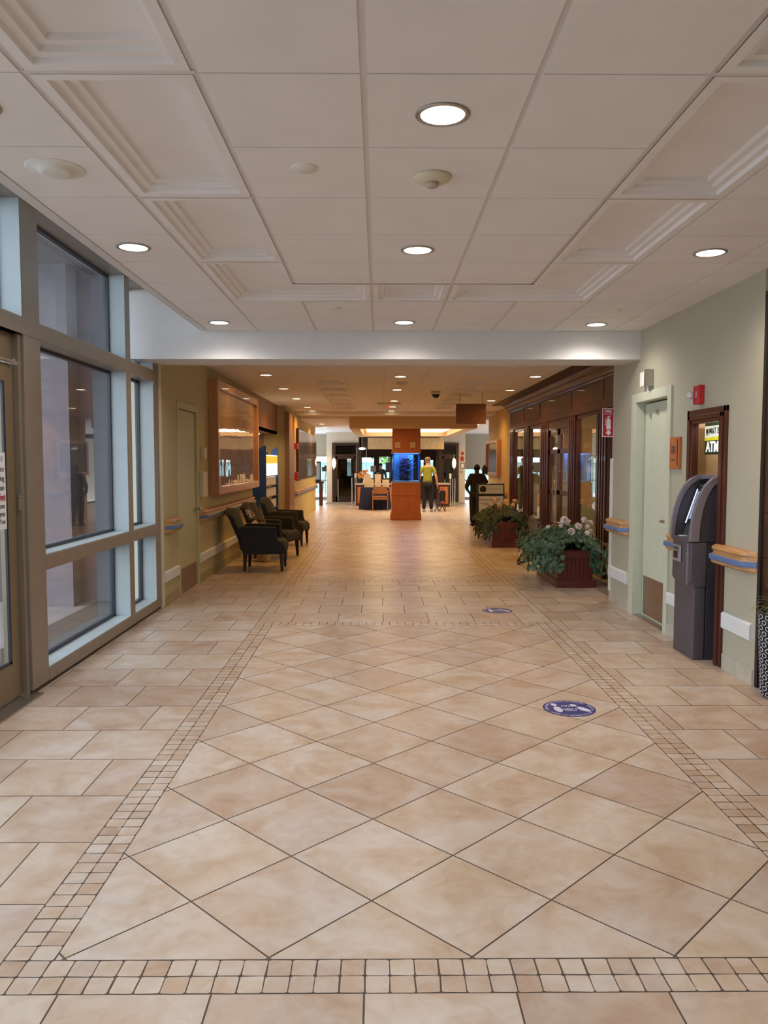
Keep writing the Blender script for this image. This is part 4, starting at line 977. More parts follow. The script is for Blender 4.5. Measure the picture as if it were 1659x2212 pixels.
la = bpy.data.lights.new('alcove_glow', 'AREA'); la.shape = 'RECTANGLE'; la.size = .1; la.size_y = 2.6; la.energy = 7; la.color = (1, .72, .4)
lo = bpy.data.objects.new('alcove_glow', la); COL.objects.link(lo); lo.parent = t; lo.location = (0, .5, -.02)
# long photo panel farther on
t = thing('photo_panel', (-2.07, 23.3, 1.1), 'long glossy glazed photo panel on the far left wall above its rail', 'wall display')
bx(-2.10, 20.3, 1.12, -2.05, 26.2, 2.42).build('panel', M_donor, t)
mb = MB(); mb.box(-2.10, 20.18, 1.10, -2.03, 20.3, 2.44); mb.build('end_strip', M_mahog, t)
t = thing('fire_alarm', (-2.07, 19.85, 1.95), 'red fire alarm box on the far left wall before the photo panel', 'fire alarm')
bx(-2.10, 19.75, 1.90, -2.02, 19.95, 2.05).build('housing', M_red, t, bevel=.006)
t = thing('fire_alarm', (-2.07, 19.85, 1.12), 'red pull station low on the far left wall before the photo panel', 'fire alarm')
bx(-2.10, 19.76, 1.12, -2.02, 19.94, 1.32).build('housing', M_red, t, bevel=.006)

# ================================================================== ARMCHAIRS
def make_armchair():
    c = thing('armchair', (0, 0, 0), 'x', 'armchair', 'charcoal armchairs along the left wall')
    # chair faces +x; back of seat at x=-0.30, front at 0.30; half width .31
    w = .32
    mb = MB(); mb.prism([(-.27, .27), (.30, .27), (.325, .31), (.325, .40), (.29, .44), (.10, .45), (-.24, .43)], 'y', -w+.055, w-.055)
    mb.build('seat', M_chair, c, bevel=.025, seg=3)
    def bk(u):          # curved back outline seen from the front
        return .905 - .09*abs(u)**2.6
    mb = MB(); n = 12; vs = []
    for side in (0, 1):
        for i in range(n+1):
            u = -1 + 2*i/n
            for (z, lean) in ((.30, 0.), (.45, .03), (.62, .10), (.78, .165), (None, .215)):
                zz = z if z is not None else bk(u)
                if z is not None and z > bk(u): zz = bk(u)
                x = -.24 - lean + (.0 if side else -.085 + .012*abs(u))
                vs.append((x + .018*(1-u*u)*(1 if side else -1), u*(w-.015 - .02*(zz < .5)), zz))
    m_ = 5; fs = []
    B0 = (n+1)*m_
    for s_ in (0, 1):
        for i in range(n):
            for j in range(m_-1):
                q = s_*B0; fs.append((q+i*m_+j, q+(i+1)*m_+j, q+(i+1)*m_+j+1, q+i*m_+j+1))
    for i in range(n):
        fs.append((i*m_+4, (i+1)*m_+4, B0+(i+1)*m_+4, B0+i*m_+4)); fs.append((i*m_, (i+1)*m_, B0+(i+1)*m_, B0+i*m_))
    for j in range(m_-1):
        fs.append((j, j+1, B0+j+1, B0+j)); k = n*m_; fs.append((k+j, k+j+1, B0+k+j+1, B0+k+j))
    mb.add(vs, fs).build('backrest', M_chair, c, bevel=.02, seg=3)
    for s_ in (-1, 1):
        a, b = (s_*w, s_*(w-.075))
        prof = [(-.28, .255), (.30, .255), (.325, .30), (.322, .38), (.27, .425), (.225, .46), (.205, .51), (.20, .58), (.205, .615), (.19, .645), (-.30, .655), (-.37, .60), (-.30, .42)]
        MB().prism(prof, 'y', min(a, b), max(a, b)).build('armrest', M_chair, c, bevel=.018, seg=3)
        MB().prism([(-.28, .25), (.318, .25), (.318, .262), (-.28, .262)], 'y', s_*w-.003, s_*w+.003).build('piping', M_black, c)
        for (x, xb, yy) in ((.27, .278, w-.05), (-.245, -.262, w-.05)):
            t0, t1 = .03, .017
            y = s_*yy; vs = [(x-t0, y-t0, .27), (x+t0, y-t0, .27), (x+t0, y+t0, .27), (x-t0, y+t0, .27), (xb-t1, y-t1, 0), (xb+t1, y-t1, 0), (xb+t1, y+t1, 0), (xb-t1, y+t1, 0)]
            MB().add(vs, [(0, 1, 2, 3), (4, 5, 6, 7), (0, 1, 5, 4), (1, 2, 6, 5), (2, 3, 7, 6), (3, 0, 4, 7)]).build('leg', M_darkw, c, bevel=.002)
    return c
ch = make_armchair()
for i, (x, y, rz, lab) in enumerate(((-1.68, 11.60, .03, 'charcoal upholstered armchair nearest the camera, beside the orchid'),
        (-1.70, 13.05, -.25, 'charcoal armchair turned towards the camera, just behind the orchid, middle of three'),
        (-1.69, 15.05, -.10, 'charcoal armchair farthest from the camera, last of three'))):
    o = ch if i == 0 else dup(ch)
    o.location = (x, y, 0); o.rotation_euler = (0, 0, rz); o['label'] = lab
# orchid between the first two chairs
t = thing('potted_orchid', (-1.95, 12.35, 0), 'white orchid with bare twigs in a beige pot between two armchairs', 'potted plant')
ox, oy = -1.82, 12.45
MB().lathe([(.08, 0), (.10, .02), (.125, .24), (.115, .25), (.10, .22)], (ox, oy, 0), 20).build('pot', M_terra, t, smooth=True)
rd = random.Random(5)
mb = MB()
for k in range(9):
    a = rd.uniform(0, 6.28); l_ = rd.uniform(.60, .78)
    mb.tube([(ox, oy, .22), (ox+.05*math.cos(a), oy+.06*math.sin(a), .22+l_*.5), (ox-.16+.10*math.cos(a), oy+.12*math.sin(a), .22+l_)], [.006, .005, .003], 5)
mb.build('twigs', mat('pale_twig', 'a98566', .7), t)
mb = MB()
for k in range(8):
    a = rd.uniform(0, 6.28); d_ = Vector((math.cos(a), math.sin(a), 0)); s_ = Vector((-d_.y, d_.x, 0))*.03; b0 = Vector((ox, oy, .24))
    mb.add([b0, b0+d_*.12+s_+Vector((0, 0, .14)), b0+d_*.26+Vector((0, 0, .12)), b0+d_*.12-s_+Vector((0, 0, .14))], [(0, 1, 2, 3)])
mb.build('leaves', mat('orchid_leaf', '38492b', .5), t)
def blossom(mb, c, r, rd, up=None):
    c = Vector(c); nrm = (up or Vector((rd.uniform(-.4, .4), -1, rd.uniform(-.2, .6)))).normalized(); a = nrm.orthogonal().normalized(); b = nrm.cross(a)
    for k in range(5):
        t_ = 2*PI*k/5 + rd.uniform(-.2, .2); d_ = a*math.cos(t_) + b*math.sin(t_); s_ = nrm.cross(d_)
        mb.add([c, c+d_*r*.55+s_*r*.42+nrm*r*.12, c+d_*r+nrm*r*.05, c+d_*r*.55-s_*r*.42+nrm*r*.12], [(0, 1, 2, 3)])
    mb.ball(c+nrm*r*.12, r*.16, 6)
for k, (dx, dy, z) in enumerate(((-.16, -.06, .55), (-.12, -.1, .62), (-.18, -.02, .74), (-.02, .02, .60), (-.20, -.05, .50), (-.22, -.1, .80))):
    mb = MB(); blossom(mb, (ox+dx, oy+dy, z), .055, rd); mb.build('blossom', mat('orchid_white', 'e2d9d6', .5), t)
mb = MB(); mb.tube([(ox, oy, .24), (ox-.1, oy-.03, .5), (ox-.18, oy-.06, .8)], .005, 6); mb.tube([(ox, oy, .24), (ox-.08, oy-.02, .5), (ox-.02, oy+.02, .62)], .005, 6); mb.build('stem', MATS['orchid_leaf'], t)

# ================================================================== IVY PLANTERS
M_leafg = mat('ivy_leaf', '4c6b4e', .55, noise=.3, scale=7, col2='2c452f')
M_leafd = mat('dark_ivy_leaf', '38442c', .6, noise=.3, scale=7, col2='1f2a1a')
M_pink = mat('pale_pink_petals', 'f0e0dc', .6, noise=.06, scale=20); M_peach = mat('peach_petals', 'd6ae8a', .6, noise=.06, scale=20)
M_plant = mat('red_mahogany_planter', '5c261f', .4, noise=.12, scale=6, stretch=(6, 6, .6))
def planter(x0, x1, y0, y1, h, label, leafm, petm, seed, nleaf, blooms, spread):
    cx, cy = (x0+x1)/2, (y0+y1)/2
    t = thing('ivy_planter', (cx, cy, 0), label, 'planter')
    mb = MB(); q = .012
    mb.box(x0, y0, .09, x1, y1, h-.10)
    nb = int((x1-x0)/.05)
    for k in range(nb): mb.box(x0+.012+k*(x1-x0-.02)/nb, y0-q, .09, x0+.012+(k+1)*(x1-x0-.02)/nb-.008, y0, h-.10)
    nb = int((y1-y0)/.05)
    for k in range(nb):
        a = y0+.012+k*(y1-y0-.02)/nb; mb.box(x0-q, a, .09, x0, a+(y1-y0-.02)/nb-.008, h-.10)
    mb.build('beadboard_body', M_plant, t)
    MB().box(x0-.035, y0-.035, 0, x1+.035, y1+.035, .085).box(x0-.025, y0-.025, .085, x1+.025, y1+.025, .10).build('plinth', M_plant, t, bevel=.004)
    MB().box(x0-.03, y0-.03, h-.10, x1+.03, y1+.03, h-.01).box(x0-.015, y0-.015, h-.01, x1+.015, y1+.015, h).build('rim', M_plant, t, bevel=.004)
    MB().box(x0+.03, y0+.03, h-.05, x1-.03, y1-.03, h+.003).build('soil', M_darkw, t)
    rd = random.Random(seed); mb = MB()
    ivy = [(0, -.5), (.28, -.42), (.5, -.12), (.26, .02), (.34, .32), (.1, .26), (0, .62), (-.1, .26), (-.34, .32), (-.26, .02), (-.5, -.12), (-.28, -.42)]
    def leaf(p, nrm, dr, s):
        nrm = nrm.normalized(); dr = (dr - nrm*dr.dot(nrm))
        if dr.length < .01: dr = nrm.orthogonal()
        dr.normalize(); sd = nrm.cross(dr)
        vs = [p] + [p + sd*u*s + dr*v*s - nrm*abs(u)*s*.3 for u, v in ivy]
        mb.add(vs, [(0, i, i % 12 + 1) for i in range(1, 13)])
    (sx0, sx1, sy, top) = spread
    for i in range(nleaf):
        u = rd.uniform(-1, 1); v = rd.uniform(-1, 1)
        if u*u*.8 + v*v*.8 > 1: continue
        hx = (sx1 if u > 0 else sx0)*abs(u); rr = math.sqrt(min(1, u*u*.9 + v*v*.7))
        out = rr > .68
        px = cx + hx; py = cy + v*sy
        if out and rd.random() < .55:       # hanging tendrils
            pz = h + .12 - rd.uniform(0, .42)*min(1, (rr-.55)*3) ; nrm = Vector((u, v*1.2, .35)); dr = Vector((u*.3, v*.3, -1))
            if abs(px-cx) < (x1-x0)/2 + .03 and abs(py-cy) < (y1-y0)/2+.03:
                if v < 0 and pz < h: 
                    if abs(u) < .35: continue
                    py = y0 - rd.uniform(.03, .09)
                elif pz < h: continue
        else:
            pz = h + (top-h)*(1-rr**2.2)*rd.uniform(.55, 1.0) + rd.uniform(-.03, .04); nrm = Vector((u*.8, v*.8-.25, .8)) + Vector((rd.uniform(-.6, .6), rd.uniform(-.6, .6), rd.uniform(-.3, .3))); dr = Vector((u, v-.3, -.4+rd.uniform(-.4, .4)))
        if v < 0 and abs(px-cx) < (x1-x0)*.42 and pz < h+.12 and py < y0-.01: continue
        leaf(Vector((px, py, pz)), nrm + Vector((rd.uniform(-.3, .3),)*3), dr, rd.uniform(.038, .078))
    # a few long runners
    for k in range(9):
        a = rd.choice((-1, 1)); bx0 = cx + a*rd.uniform(.2, .36); p = Vector((bx0, y0 - .06, h + .02)); n_ = rd.randint(3, 7)
        for j in range(n_):
            p = p + Vector((rd.uniform(-.03, .05)*a, rd.uniform(-.02, .01), -rd.uniform(.03, .06)))
            if p.z < .08: break
            leaf(p.copy(), Vector((rd.uniform(-.4, .4), -1, .4)), Vector((rd.uniform(-.5, .5), 0, -1)), rd.uniform(.045, .08))
    mb.build('ivy_foliage', leafm, t)
    st = MB()
    for (bx_, by_, bz, br) in blooms:
        p = Vector((cx+bx_, cy+by_, bz)); b = MB()
        for k in range(26):
            u = Vector((rd.gauss(0, 1), rd.gauss(0, 1), rd.gauss(.3, 1))).normalized(); blossom(b, p+u*br*.75, br*.42, rd, u)
        b.build('bloom', petm, t)
        st.tube([(p.x, p.y, h), (p.x, p.y, bz-br*.5)], .004, 5)
    st.build('flower_stems', leafm, t)
    return t
rb = [(-.10, -.35, .835, .062), (-.03, -.25, .80, .05), (.17, -.3, .835, .045), (.07, -.42, .755, .05), (-.04, -.5, .70, .055), (.16, -.5, .68, .038), (.12, -.15, .75, .045), (.33, .0, .77, .05), (-.25, -.1, .72, .04), (.28, -.2, .68, .035), (-.10, -.2, .76, .045), (.20, -.35, .745, .04)]
planter(2.27, 2.70, 9.83, 10.98, .47, 'mahogany planter of ivy and pale pink flowers nearest the camera, by the shop', M_leafg, M_pink, 2, 4300, rb, (-.60, .38, .75, .72))
rb2 = [(-.17, -.4, .86, .07), (.02, -.45, .84, .06), (.22, -.3, .84, .055), (-.10, -.55, .76, .05), (.15, -.5, .77, .055), (-.28, -.4, .76, .05), (.0, -.2, .82, .05)]
planter(2.12, 2.60, 14.45, 15.85, .47, 'mahogany planter of ivy and peach flowers in front of the A-frame sign', M_leafd, M_peach, 9, 3600, rb2, (-.50, .48, .85, .72))

# ================================================================== A-FRAME WELCOME SIGN
t = thing('welcome_sign', (2.33, 16.45, 0), 'black A-frame sign with a handwritten white board behind the farther planter', 'sign')
YA = 16.30
def lean(z): return YA + .02 + (1.13 - z)*-.10
mb = MB()
for a, b in ((2.06, 2.085), (2.595, 2.62)): mb.add([(a, lean(0), 0), (b, lean(0), 0), (b, lean(0)+.03, 0), (a, lean(0)+.03, 0), (a, lean(1.13), 1.13), (b, lean(1.13), 1.13), (b, lean(1.13)+.03, 1.13), (a, lean(1.13)+.03, 1.13)], [(0, 1, 2, 3), (4, 5, 6, 7), (0, 1, 5, 4), (1, 2, 6, 5), (2, 3, 7, 6), (3, 0, 4, 7)])
def slabz(x0, x1, z0, z1, o0, o1, dst):
    vs = [(x, lean(z)+o, z) for o in (o0, o1) for x, z in ((x0, z0), (x1, z0), (x1, z1), (x0, z1))]
    return dst.add(vs, [(0, 1, 2, 3), (4, 5, 6, 7), (0, 1, 5, 4), (1, 2, 6, 5), (2, 3, 7, 6), (3, 0, 4, 7)])
slabz(2.085, 2.595, 1.105, 1.13, 0, .03, mb); slabz(2.085, 2.595, .87, .925, 0, .03, mb); slabz(2.085, 2.595, .2, .25, 0, .03, mb)
mb.build('front_frame', M_black, t)
mb = MB()
for a, b in ((2.06, 2.085), (2.595, 2.62)): mb.add([(a, 16.72, 0), (b, 16.72, 0), (b, 16.75, 0), (a, 16.75, 0), (a, 16.36, 1.13), (b, 16.36, 1.13), (b, 16.39, 1.13), (a, 16.39, 1.13)], [(0, 1, 2, 3), (4, 5, 6, 7), (0, 1, 5, 4), (1, 2, 6, 5), (2, 3, 7, 6), (3, 0, 4, 7)])
mb.add([(2.085, 16.70, .05), (2.595, 16.70, .05), (2.595, 16.37, 1.1), (2.085, 16.37, 1.1)], [(0, 1, 2, 3)]); mb.build('rear_frame', M_black, t)
slabz(2.085, 2.595, .925, 1.105, .004, .02, MB()).build('header_panel', mat('pale_sign_panel', 'c9c6b4', .5), t)
slabz(2.085, 2.595, .25, .87, .004, .02, MB()).build('white_board', mat('whiteboard', 'd6d2c8', .35), t)
MB().lathe([(0, 0), (.062, 0), (.062, .003), (0, .003)], (2.175, lean(1.015)-.0, 1.015), 28, axis='y').build('round_emblem', mat('grey_globe', '6c7276', .5, noise=.3, scale=22), t)
MB().lathe([(.062, -.001), (.068, -.001), (.068, .003), (.062, .003)], (2.175, lean(1.015)-.001, 1.015), 28, axis='y').build('emblem_rim', M_darkw, t)
M_mark = mat('marker_ink', '7a6f64', .6)
for s, z, sz in (('Welcome to The', .80, .072), ('Public', .71, .085)):
    text(s, sz, frame_mx((2.34 if s[0] == 'W' else 2.22, lean(z)-.001, z), (1, 0, 0), (0, -.1, 1)), 'handwriting', M_mark, t)
mb = MB()
slabz(2.27, 2.55, 1.016, 1.022, -.001, .002, mb); mb.build('header_line', M_mark, t)

# ================================================================== AQUARIUM COLUMN
t = thing('aquarium_column', (.77, 21.85, 0), 'orange cherry wood column with a built-in blue aquarium in the lobby', 'aquarium column')
a0, a1, b0, b1 = .39, 1.145, 21.45, 22.2
bx(a0-.06, b0-.06, 0, a1+.03, b1+.06, .16).build('plinth', M_cherry, t, bevel=.01)
bx(a0-.02, b0-.02, .16, a1+.01, b1+.02, 1.0).build('lower_cabinet', M_cherry, t)
mb = MB()
for z in (.16, .66): mb.box(a0-.035, b0-.035, z, a1+.02, b1+.035, z+.05)
mb.box(a0-.03, b0-.03, .97, a1+.015, b1+.03, 1.02); mb.build('lower_moulding', M_cherry, t, bevel=.008)
bx(a0-.005, b0-.005, 1.84, a1+.005, b1+.005, 2.50).build('upper_cabinet', M_cherry, t)
mb = MB()
for z in (1.82, 2.24): mb.box(a0-.02, b0-.02, z, a1+.02, b1+.02, z+.045)
mb.build('upper_moulding', M_cherry, t, bevel=.008)
for x in (.53, .94):
    q = bx(x-.07, b0-.03, 1.96, x+.07, b0-.012, 2.11).build('small_plaque', mat('cream_plaque', 'd9c498', .5), t, bevel=.003)
    mb = MB(); mb.box(x-.01, b0-.036, 2.085, x+.01, b0-.03, 2.10)
    for k in range(5): mb.box(x-.045, b0-.031, 1.98+k*.02, x+.045, b0-.030, 1.986+k*.02)
    mb.build('plaque_text', M_pli, q)
for (x, y) in ((a0, b0), (a1-.02, b0), (a0, b1-.02), (a1-.02, b1-.02)): bx(x, y, 1.02, x+.02, y+.02, 1.83).build('tank_post', mat('tank_edge', '3c6fd0', .2), t)
g = MB(); z0, z1 = 1.02, 1.83
for (p, q) in (((a0, b0), (a1, b0)), ((a1, b0), (a1, b1)), ((a1, b1), (a0, b1)), ((a0, b1), (a0, b0))): g.add([(p[0], p[1], z0), (q[0], q[1], z0), (q[0], q[1], z1), (p[0], p[1], z1)], [(0, 1, 2, 3)])
g.build('tank_glass', glass('blue_water_glass', (.45, .66, .95), .8), t)
MB().box(a0+.02, b0+.02, 1.02, a1-.02, b1-.02, 1.06).build('sand', mat('aquarium_sand', 'dfe8f4', .8, noise=.1, scale=30), t)
bx(a0+.20, b1-.14, 1.03, a0+.44, b1-.10, 1.83).build('overflow_box', mat('blue_overflow', '3a4fb0', .4), t)
bx(a0+.03, b1-.05, 1.04, a0+.60, b1-.03, 1.80).build('back_panel', mat('blue_backing', '4f8fc0', .5, noise=.12, scale=4), t)  # added panel, its blue stands in for a bright window seen through the tank
rd = random.Random(4); mb = MB()
for k in range(60):
    z = 1.06 + .62*rd.random(); w_ = .13 - .05*(z-1.06); mb.ball((.74+rd.uniform(-w_, w_), 21.83+rd.uniform(-w_, w_), z), (rd.uniform(.03, .07), rd.uniform(.03, .07), rd.uniform(.02, .04)), 7)
mb.build('reef_rock', mat('purple_reef_rock', '2c2340', .8, noise=.3, scale=30), t)
mb = MB()
for k in range(46):
    a = rd.uniform(0, 6.28); s0 = Vector((.74+.11*math.cos(a), 21.83+.11*math.sin(a), rd.uniform(1.1, 1.62))); e1 = s0 + Vector((math.cos(a)*rd.uniform(.03, .2), math.sin(a)*rd.uniform(.03, .12), rd.uniform(.03, .13)))
    mb.tube([s0, e1], [.012, .006], 5); mb.ball(e1, .014, 6)
mb.build('coral_branches', mat('violet_coral', '39407a', .6, noise=.2, scale=20), t)
bx(a0+.03, b0+.03, 1.80, a1-.03, b1-.03, 1.815).build('tank_lamp', emis('tank_lamp', '7fa2ff', 1.0), t)
la = bpy.data.lights.new('tank_glow', 'AREA'); la.size = .6; la.energy = 6; la.color = (.5, .7, 1.0); lo = bpy.data.objects.new('tank_glow', la); COL.objects.link(lo); lo.parent = t; lo.location = (0, -.02, 1.79)

# ================================================================== LOBBY END WALL, VESTIBULE
M_port = mat('dark_bronze_portal', '3c2a22', .35, metal=.2, noise=.06)
M_dglass = glass('smoked_glass', (.22, .18, .16), 1.0)
def portal(x0, x1, label):
    t = thing('glass_entrance_portal', ((x0+x1)/2, 30.95, 0), label, 'door')
    mb = MB(); y0, y1 = 30.9, 31.02
    mb.box(x0, y0, 0, x0+.14, y1, 2.33); mb.box(x1-.12, y0, 0, x1, y1, 2.33); mb.box(x0+.14, y0, 2.22, x1-.12, y1, 2.33); mb.box(x0+.14, y0, 1.80, x1-.12, y1, 1.88)
    mb.build('portal_frame', M_port, t, bevel=.006)
    mb = MB(); a, b = x0+.14, x1-.12
    mb.box(a, y0+.03, .02, a+.07, y1-.03, 1.80); mb.box(b-.07, y0+.03, .02, b, y1-.03, 1.80); mb.box(a, y0+.03, .02, b, y1-.03, .22); mb.box(a, y0+.03, 1.70, b, y1-.03, 1.80)
    lf = mb.build('door_leaf', M_port, t)
    MB().add([(a+.07, 30.96, .22), (b-.07, 30.96, .22), (b-.07, 30.96, 1.70), (a+.07, 30.96, 1.70)], [(0, 1, 2, 3)]).build('pane', M_dglass, lf)
    MB().add([(a, 30.96, 1.88), (b, 30.96, 1.88), (b, 30.96, 2.22), (a, 30.96, 2.22)], [(0, 1, 2, 3)]).build('transom_pane', M_dglass, t)
    MB().tube([(a+.1, 30.86, .05), (a+.1, 30.84, .9)], .012, 8).build('pull_handle', M_steel, t)
portal(-1.81, -.74, 'dark bronze framed glass door at the left of the far vestibule')
portal(2.37, 3.16, 'dark bronze framed glass door at the right of the far vestibule')
for x, sd in ((-1.73, 'left'), (2.97, 'right')):
    t = thing('wall_sconce', (x, 30.86, 1.34), 'glowing oval wall sconce on the %s far portal' % sd, 'wall lamp')
    MB().ball((x, 30.82, 1.53), (.07, .06, .20), 16).build('shade', emis('sconce_glow', 'ffd9a8', 3.5), t, smooth=True)
    MB().tube([(x, 30.86, 1.28), (x, 30.84, 1.36)], .03).tube([(x, 30.86, 1.70), (x, 30.84, 1.84)], .015).build('bracket', M_steel, t)
# vestibule back wall with window openings at y=33.4
mb = MB()
holes = [(-1.35, -1.1, .95, 1.83), (-.72, -.14, .86, 1.80), (.0, .56, .86, 1.84), (1.75, 1.95, .95, 1.7), (2.15, 2.35, .95, 1.7)]
prev = -1.95
for (a, b, c, d_) in holes:
    mb.box(prev, 33.2, 0, a, 33.35, 2.75); mb.box(a, 33.2, 0, b, 33.35, c); mb.box(a, 33.2, d_, b, 33.35, 2.75); prev = b
mb.box(prev, 33.2, 0, 3.35, 33.35, 2.75)
struct(mb, 'wall_back', mat('dark_vestibule_wall', '4a332a', .5, noise=.05))
mb = MB()
for (a, b, c, d_) in holes:
    mb.box(a, 33.18, c, a+.04, 33.2, d_); mb.box(b-.04, 33.18, c, b, 33.2, d_); mb.box(a, 33.18, c, b, 33.2, c+.04); mb.box(a, 33.18, d_-.04, b, 33.2, d_)
struct(mb, 'window_3', M_black)
mb = MB()
for x in (-.72, 2.35): mb.box(x-.05, 31.0, 0, x+.05, 31.12, 2.74)
mb.box(-.72, 31.0, 2.10, 2.35, 31.12, 2.74); mb.box(-1.95, 31.6, 0, -1.85, 33.2, 2.75); mb.box(3.25, 31.6, 0, 3.35, 33.2, 2.75)
struct(mb, 'trim_9', M_port)
# outer windows left and right with shades
for (a, b, lab, n) in ((-3.55, -2.1, 'left', 4), (3.42, 5.4, 'right', 5)):
    mb = MB()
    for x in (a, (a+b)/2, b-.05): mb.box(x, 33.0, 0, x+.05, 33.08, 2.6)
    mb.box(a, 33.0, 0, b, 33.08, .12); mb.box(a, 33.0, .78, b, 33.08, .84)
    struct(mb, 'window_%d' % n, M_steel)
    MB().box(a, 32.9, 1.83 if lab == 'left' else 1.31, b, 32.93, 2.74).box(a, 32.88, (1.83 if lab == 'left' else 1.31)-.03, b, 32.95, 1.83 if lab == 'left' else 1.31).build('roller_shade', mat('beige_shade', 'b5a894', .9, noise=.02), None, label='beige roller shade half down on the far %s lobby window' % lab, cat='window shade')
bx(-.40, 30.0, 2.06, 2.5, 30.05, 2.49).build('fabric_valance', mat('cream_valance', 'e0c596', .8), None, label='cream fabric panel hanging behind the aquarium column under the light cove', cat='hanging panel')
struct(bx(-2.0, 29.4, 0, 3.3, 30.7, .006), 'trim_10', mat('taupe_entry_mat', '8d8172', .9))
t = thing('pendant_lamp', (-.55, 30.3, 2.2), 'bright oval pendant light left of the cream fabric panel', 'ceiling light')
MB().ball((-.62, 30.3, 2.09), (.13, .1, .045), 16).build('shade', emis('pendant_glow', 'fff1e0', 3), t, smooth=True); MB().tube([(-.62, 30.3, 2.13), (-.62, 30.3, 2.74)], .008).build('cord', M_steel, t)
# alarm devices on the right white wall
for (x, z, w_, h_, m_, nm, lab, cat) in ((3.26, 1.86, .10, .11, M_red, 'fire_alarm', 'small red alarm on the white pier right of the far portal', 'fire alarm'), (3.24, 1.62, .12, .17, M_red, 'fire_extinguisher_sign', 'small red and white sign on white pier right of the far portal', 'sign'), (3.23, 1.32, .17, .22, M_paper, 'framed_notice', 'small framed notice on the white pier right of the far portal', 'notice'), (3.23, 1.16, .1, .07, M_steel, 'card_reader', 'small grey reader below the framed notice on the far white pier', 'card reader')):
    mb = bx(x, 30.96, z, x+w_, 31.0, z+h_)
    if nm == 'framed_notice':
        t = thing(nm, (x, 31, z), lab, cat); bx(x, 30.975, z, x+w_, 31.0, z+h_).build('frame', M_black, t); bx(x+.02, 30.97, z+.02, x+w_-.02, 30.976, z+h_-.02).build('sheet', M_paper, t)
    else: mb.build(nm, m_, None, label=lab, cat=cat)
# reception desks, posts, furniture
def desk(x0, x1, y0, y1, h, lab):
    t = thing('reception_desk', ((x0+x1)/2, (y0+y1)/2, 0), lab, 'desk')
    bx(x0, y0, 0, x1, y1, h-.04).build('body', M_mahog, t); bx(x0-.03, y0-.03, h-.04, x1+.03, y1+.03, h).build('top', mat('stone_top', 'b9aea0', .3), t, bevel=.004)
    MB().box(x0+.06, y0-.01, .1, x1-.06, y0, h-.12).build('front_panel', M_cherry, t)
desk(-.80, -.42, 28.2, 29.0, .80, 'dark wooden reception desk left, behind the cloth-covered table')
desk(2.12, 2.52, 27.8, 28.8, .82, 'dark wooden reception desk right, behind the man in the green polo')
for k, (x, y) in enumerate(((-.86, 29.6), (-.98, 29.6), (2.60, 28.4), (2.70, 28.6), (2.80, 28.8))):
    t = thing('steel_post', (x, y, 0), '%s steel guard post by the %s reception desk' % (('right', 'left', 'left', 'middle', 'right')[k], 'left' if k < 2 else 'right'), 'post', 'steel guard posts')
    MB().lathe([(0, 0), (.045, 0), (.045, .015), (.022, .03), (.022, .98), (.028, .99), (0, 1.0)], (x, y, 0), 14).build('post', M_steel, t, smooth=True)
    bx(x-.035, y-.03, .98, x+.035, y+.03, 1.16).build('sign_plate', M_white_pl if k in (0, 2) else M_black, t)
t = thing('clear_shield', (-.6, 28.22, .8), 'clear upright acrylic shield on the left reception desk', 'screen')
MB().add([(-.78, 28.22, .8), (-.42, 28.22, .8), (-.42, 28.22, 2.1), (-.78, 28.22, 2.1)], [(0, 1, 2, 3)]).build('sheet', M_clear, t); MB().tube([(-.78, 28.22, .8), (-.78, 28.22, 2.1)], .008).tube([(-.42, 28.22, .8), (-.42, 28.22, 2.1)], .008).build('frame_rods', M_steel, t)
t = thing('flower_vase', (-.50, 28.4, .80), 'orange flowers in a white vase on the left reception desk', 'flowers')
MB().lathe([(.04, 0), (.055, .02), (.05, .1), (.03, .16), (.04, .19)], (-.50, 28.4, .80), 16).build('vase', M_white_pl, t, smooth=True)
mb = MB(); rd = random.Random(8)
for k in range(16): blossom(mb, (-.50+rd.uniform(-.2, .14), 28.4+rd.uniform(-.1, .1), 1.0+rd.uniform(.02, .26)), .07, rd)
mb.build('blossoms', mat('orange_petals', 'd9822a', .6), t)
for k, (x, z, w_, h_, lab) in enumerate(((.42, 1.20, .30, .36, 'dark back of a monitor just left of the aquarium'), (-.18, 1.22, .2, .22, 'small grey monitor between the flowers and the dark monitor'))):
    t = thing('monitor', (x, 28.6, .8), lab, 'monitor')
    bx(x-w_/2, 28.6, z, x+w_/2, 28.64, z+h_).build('screen_back', M_navy if k == 0 else mat('grey_monitor', '5b5d60', .5), t, bevel=.006); MB().tube([(x, 28.64, z+.05), (x, 28.66, .82)], .02).lathe([(0, 0), (.09, 0), (.09, .01), (0, .01)], (x, 28.66, .80), 16).build('stand', M_black, t)
desk(-.36, .95, 28.3, 28.9, .80, 'middle reception desk behind the aquarium column')
# navy clothed table with paper holders
t = thing('cloth_table', (-.12, 26.3, 0), 'table under a floor-length navy cloth left of the aquarium column', 'table')
x0, x1, y0, y1, n = -.58, .36, 25.95, 26.6, 40
top = []; bot = []
per = [(x0 + (x1-x0)*i/n, y0) for i in range(n)] + [(x1, y0 + (y1-y0)*i/n) for i in range(n)] + [(x1 - (x1-x0)*i/n, y1) for i in range(n)] + [(x0, y1 - (y1-y0)*i/n) for i in range(n)]
cxm, cym = (x0+x1)/2, (y0+y1)/2
for i, (x, y) in enumerate(per):
    f_ = 1.07 + .035*math.sin(i*.9) + (.06 if (x-cxm)*(y-cym) and abs(abs(x-cxm)-(x1-x0)/2) < .06 and abs(abs(y-cym)-(y1-y0)/2) < .06 else 0)
    top.append((x, y, .74)); bot.append((cxm+(x-cxm)*f_, cym+(y-cym)*f_*1.02, .03))
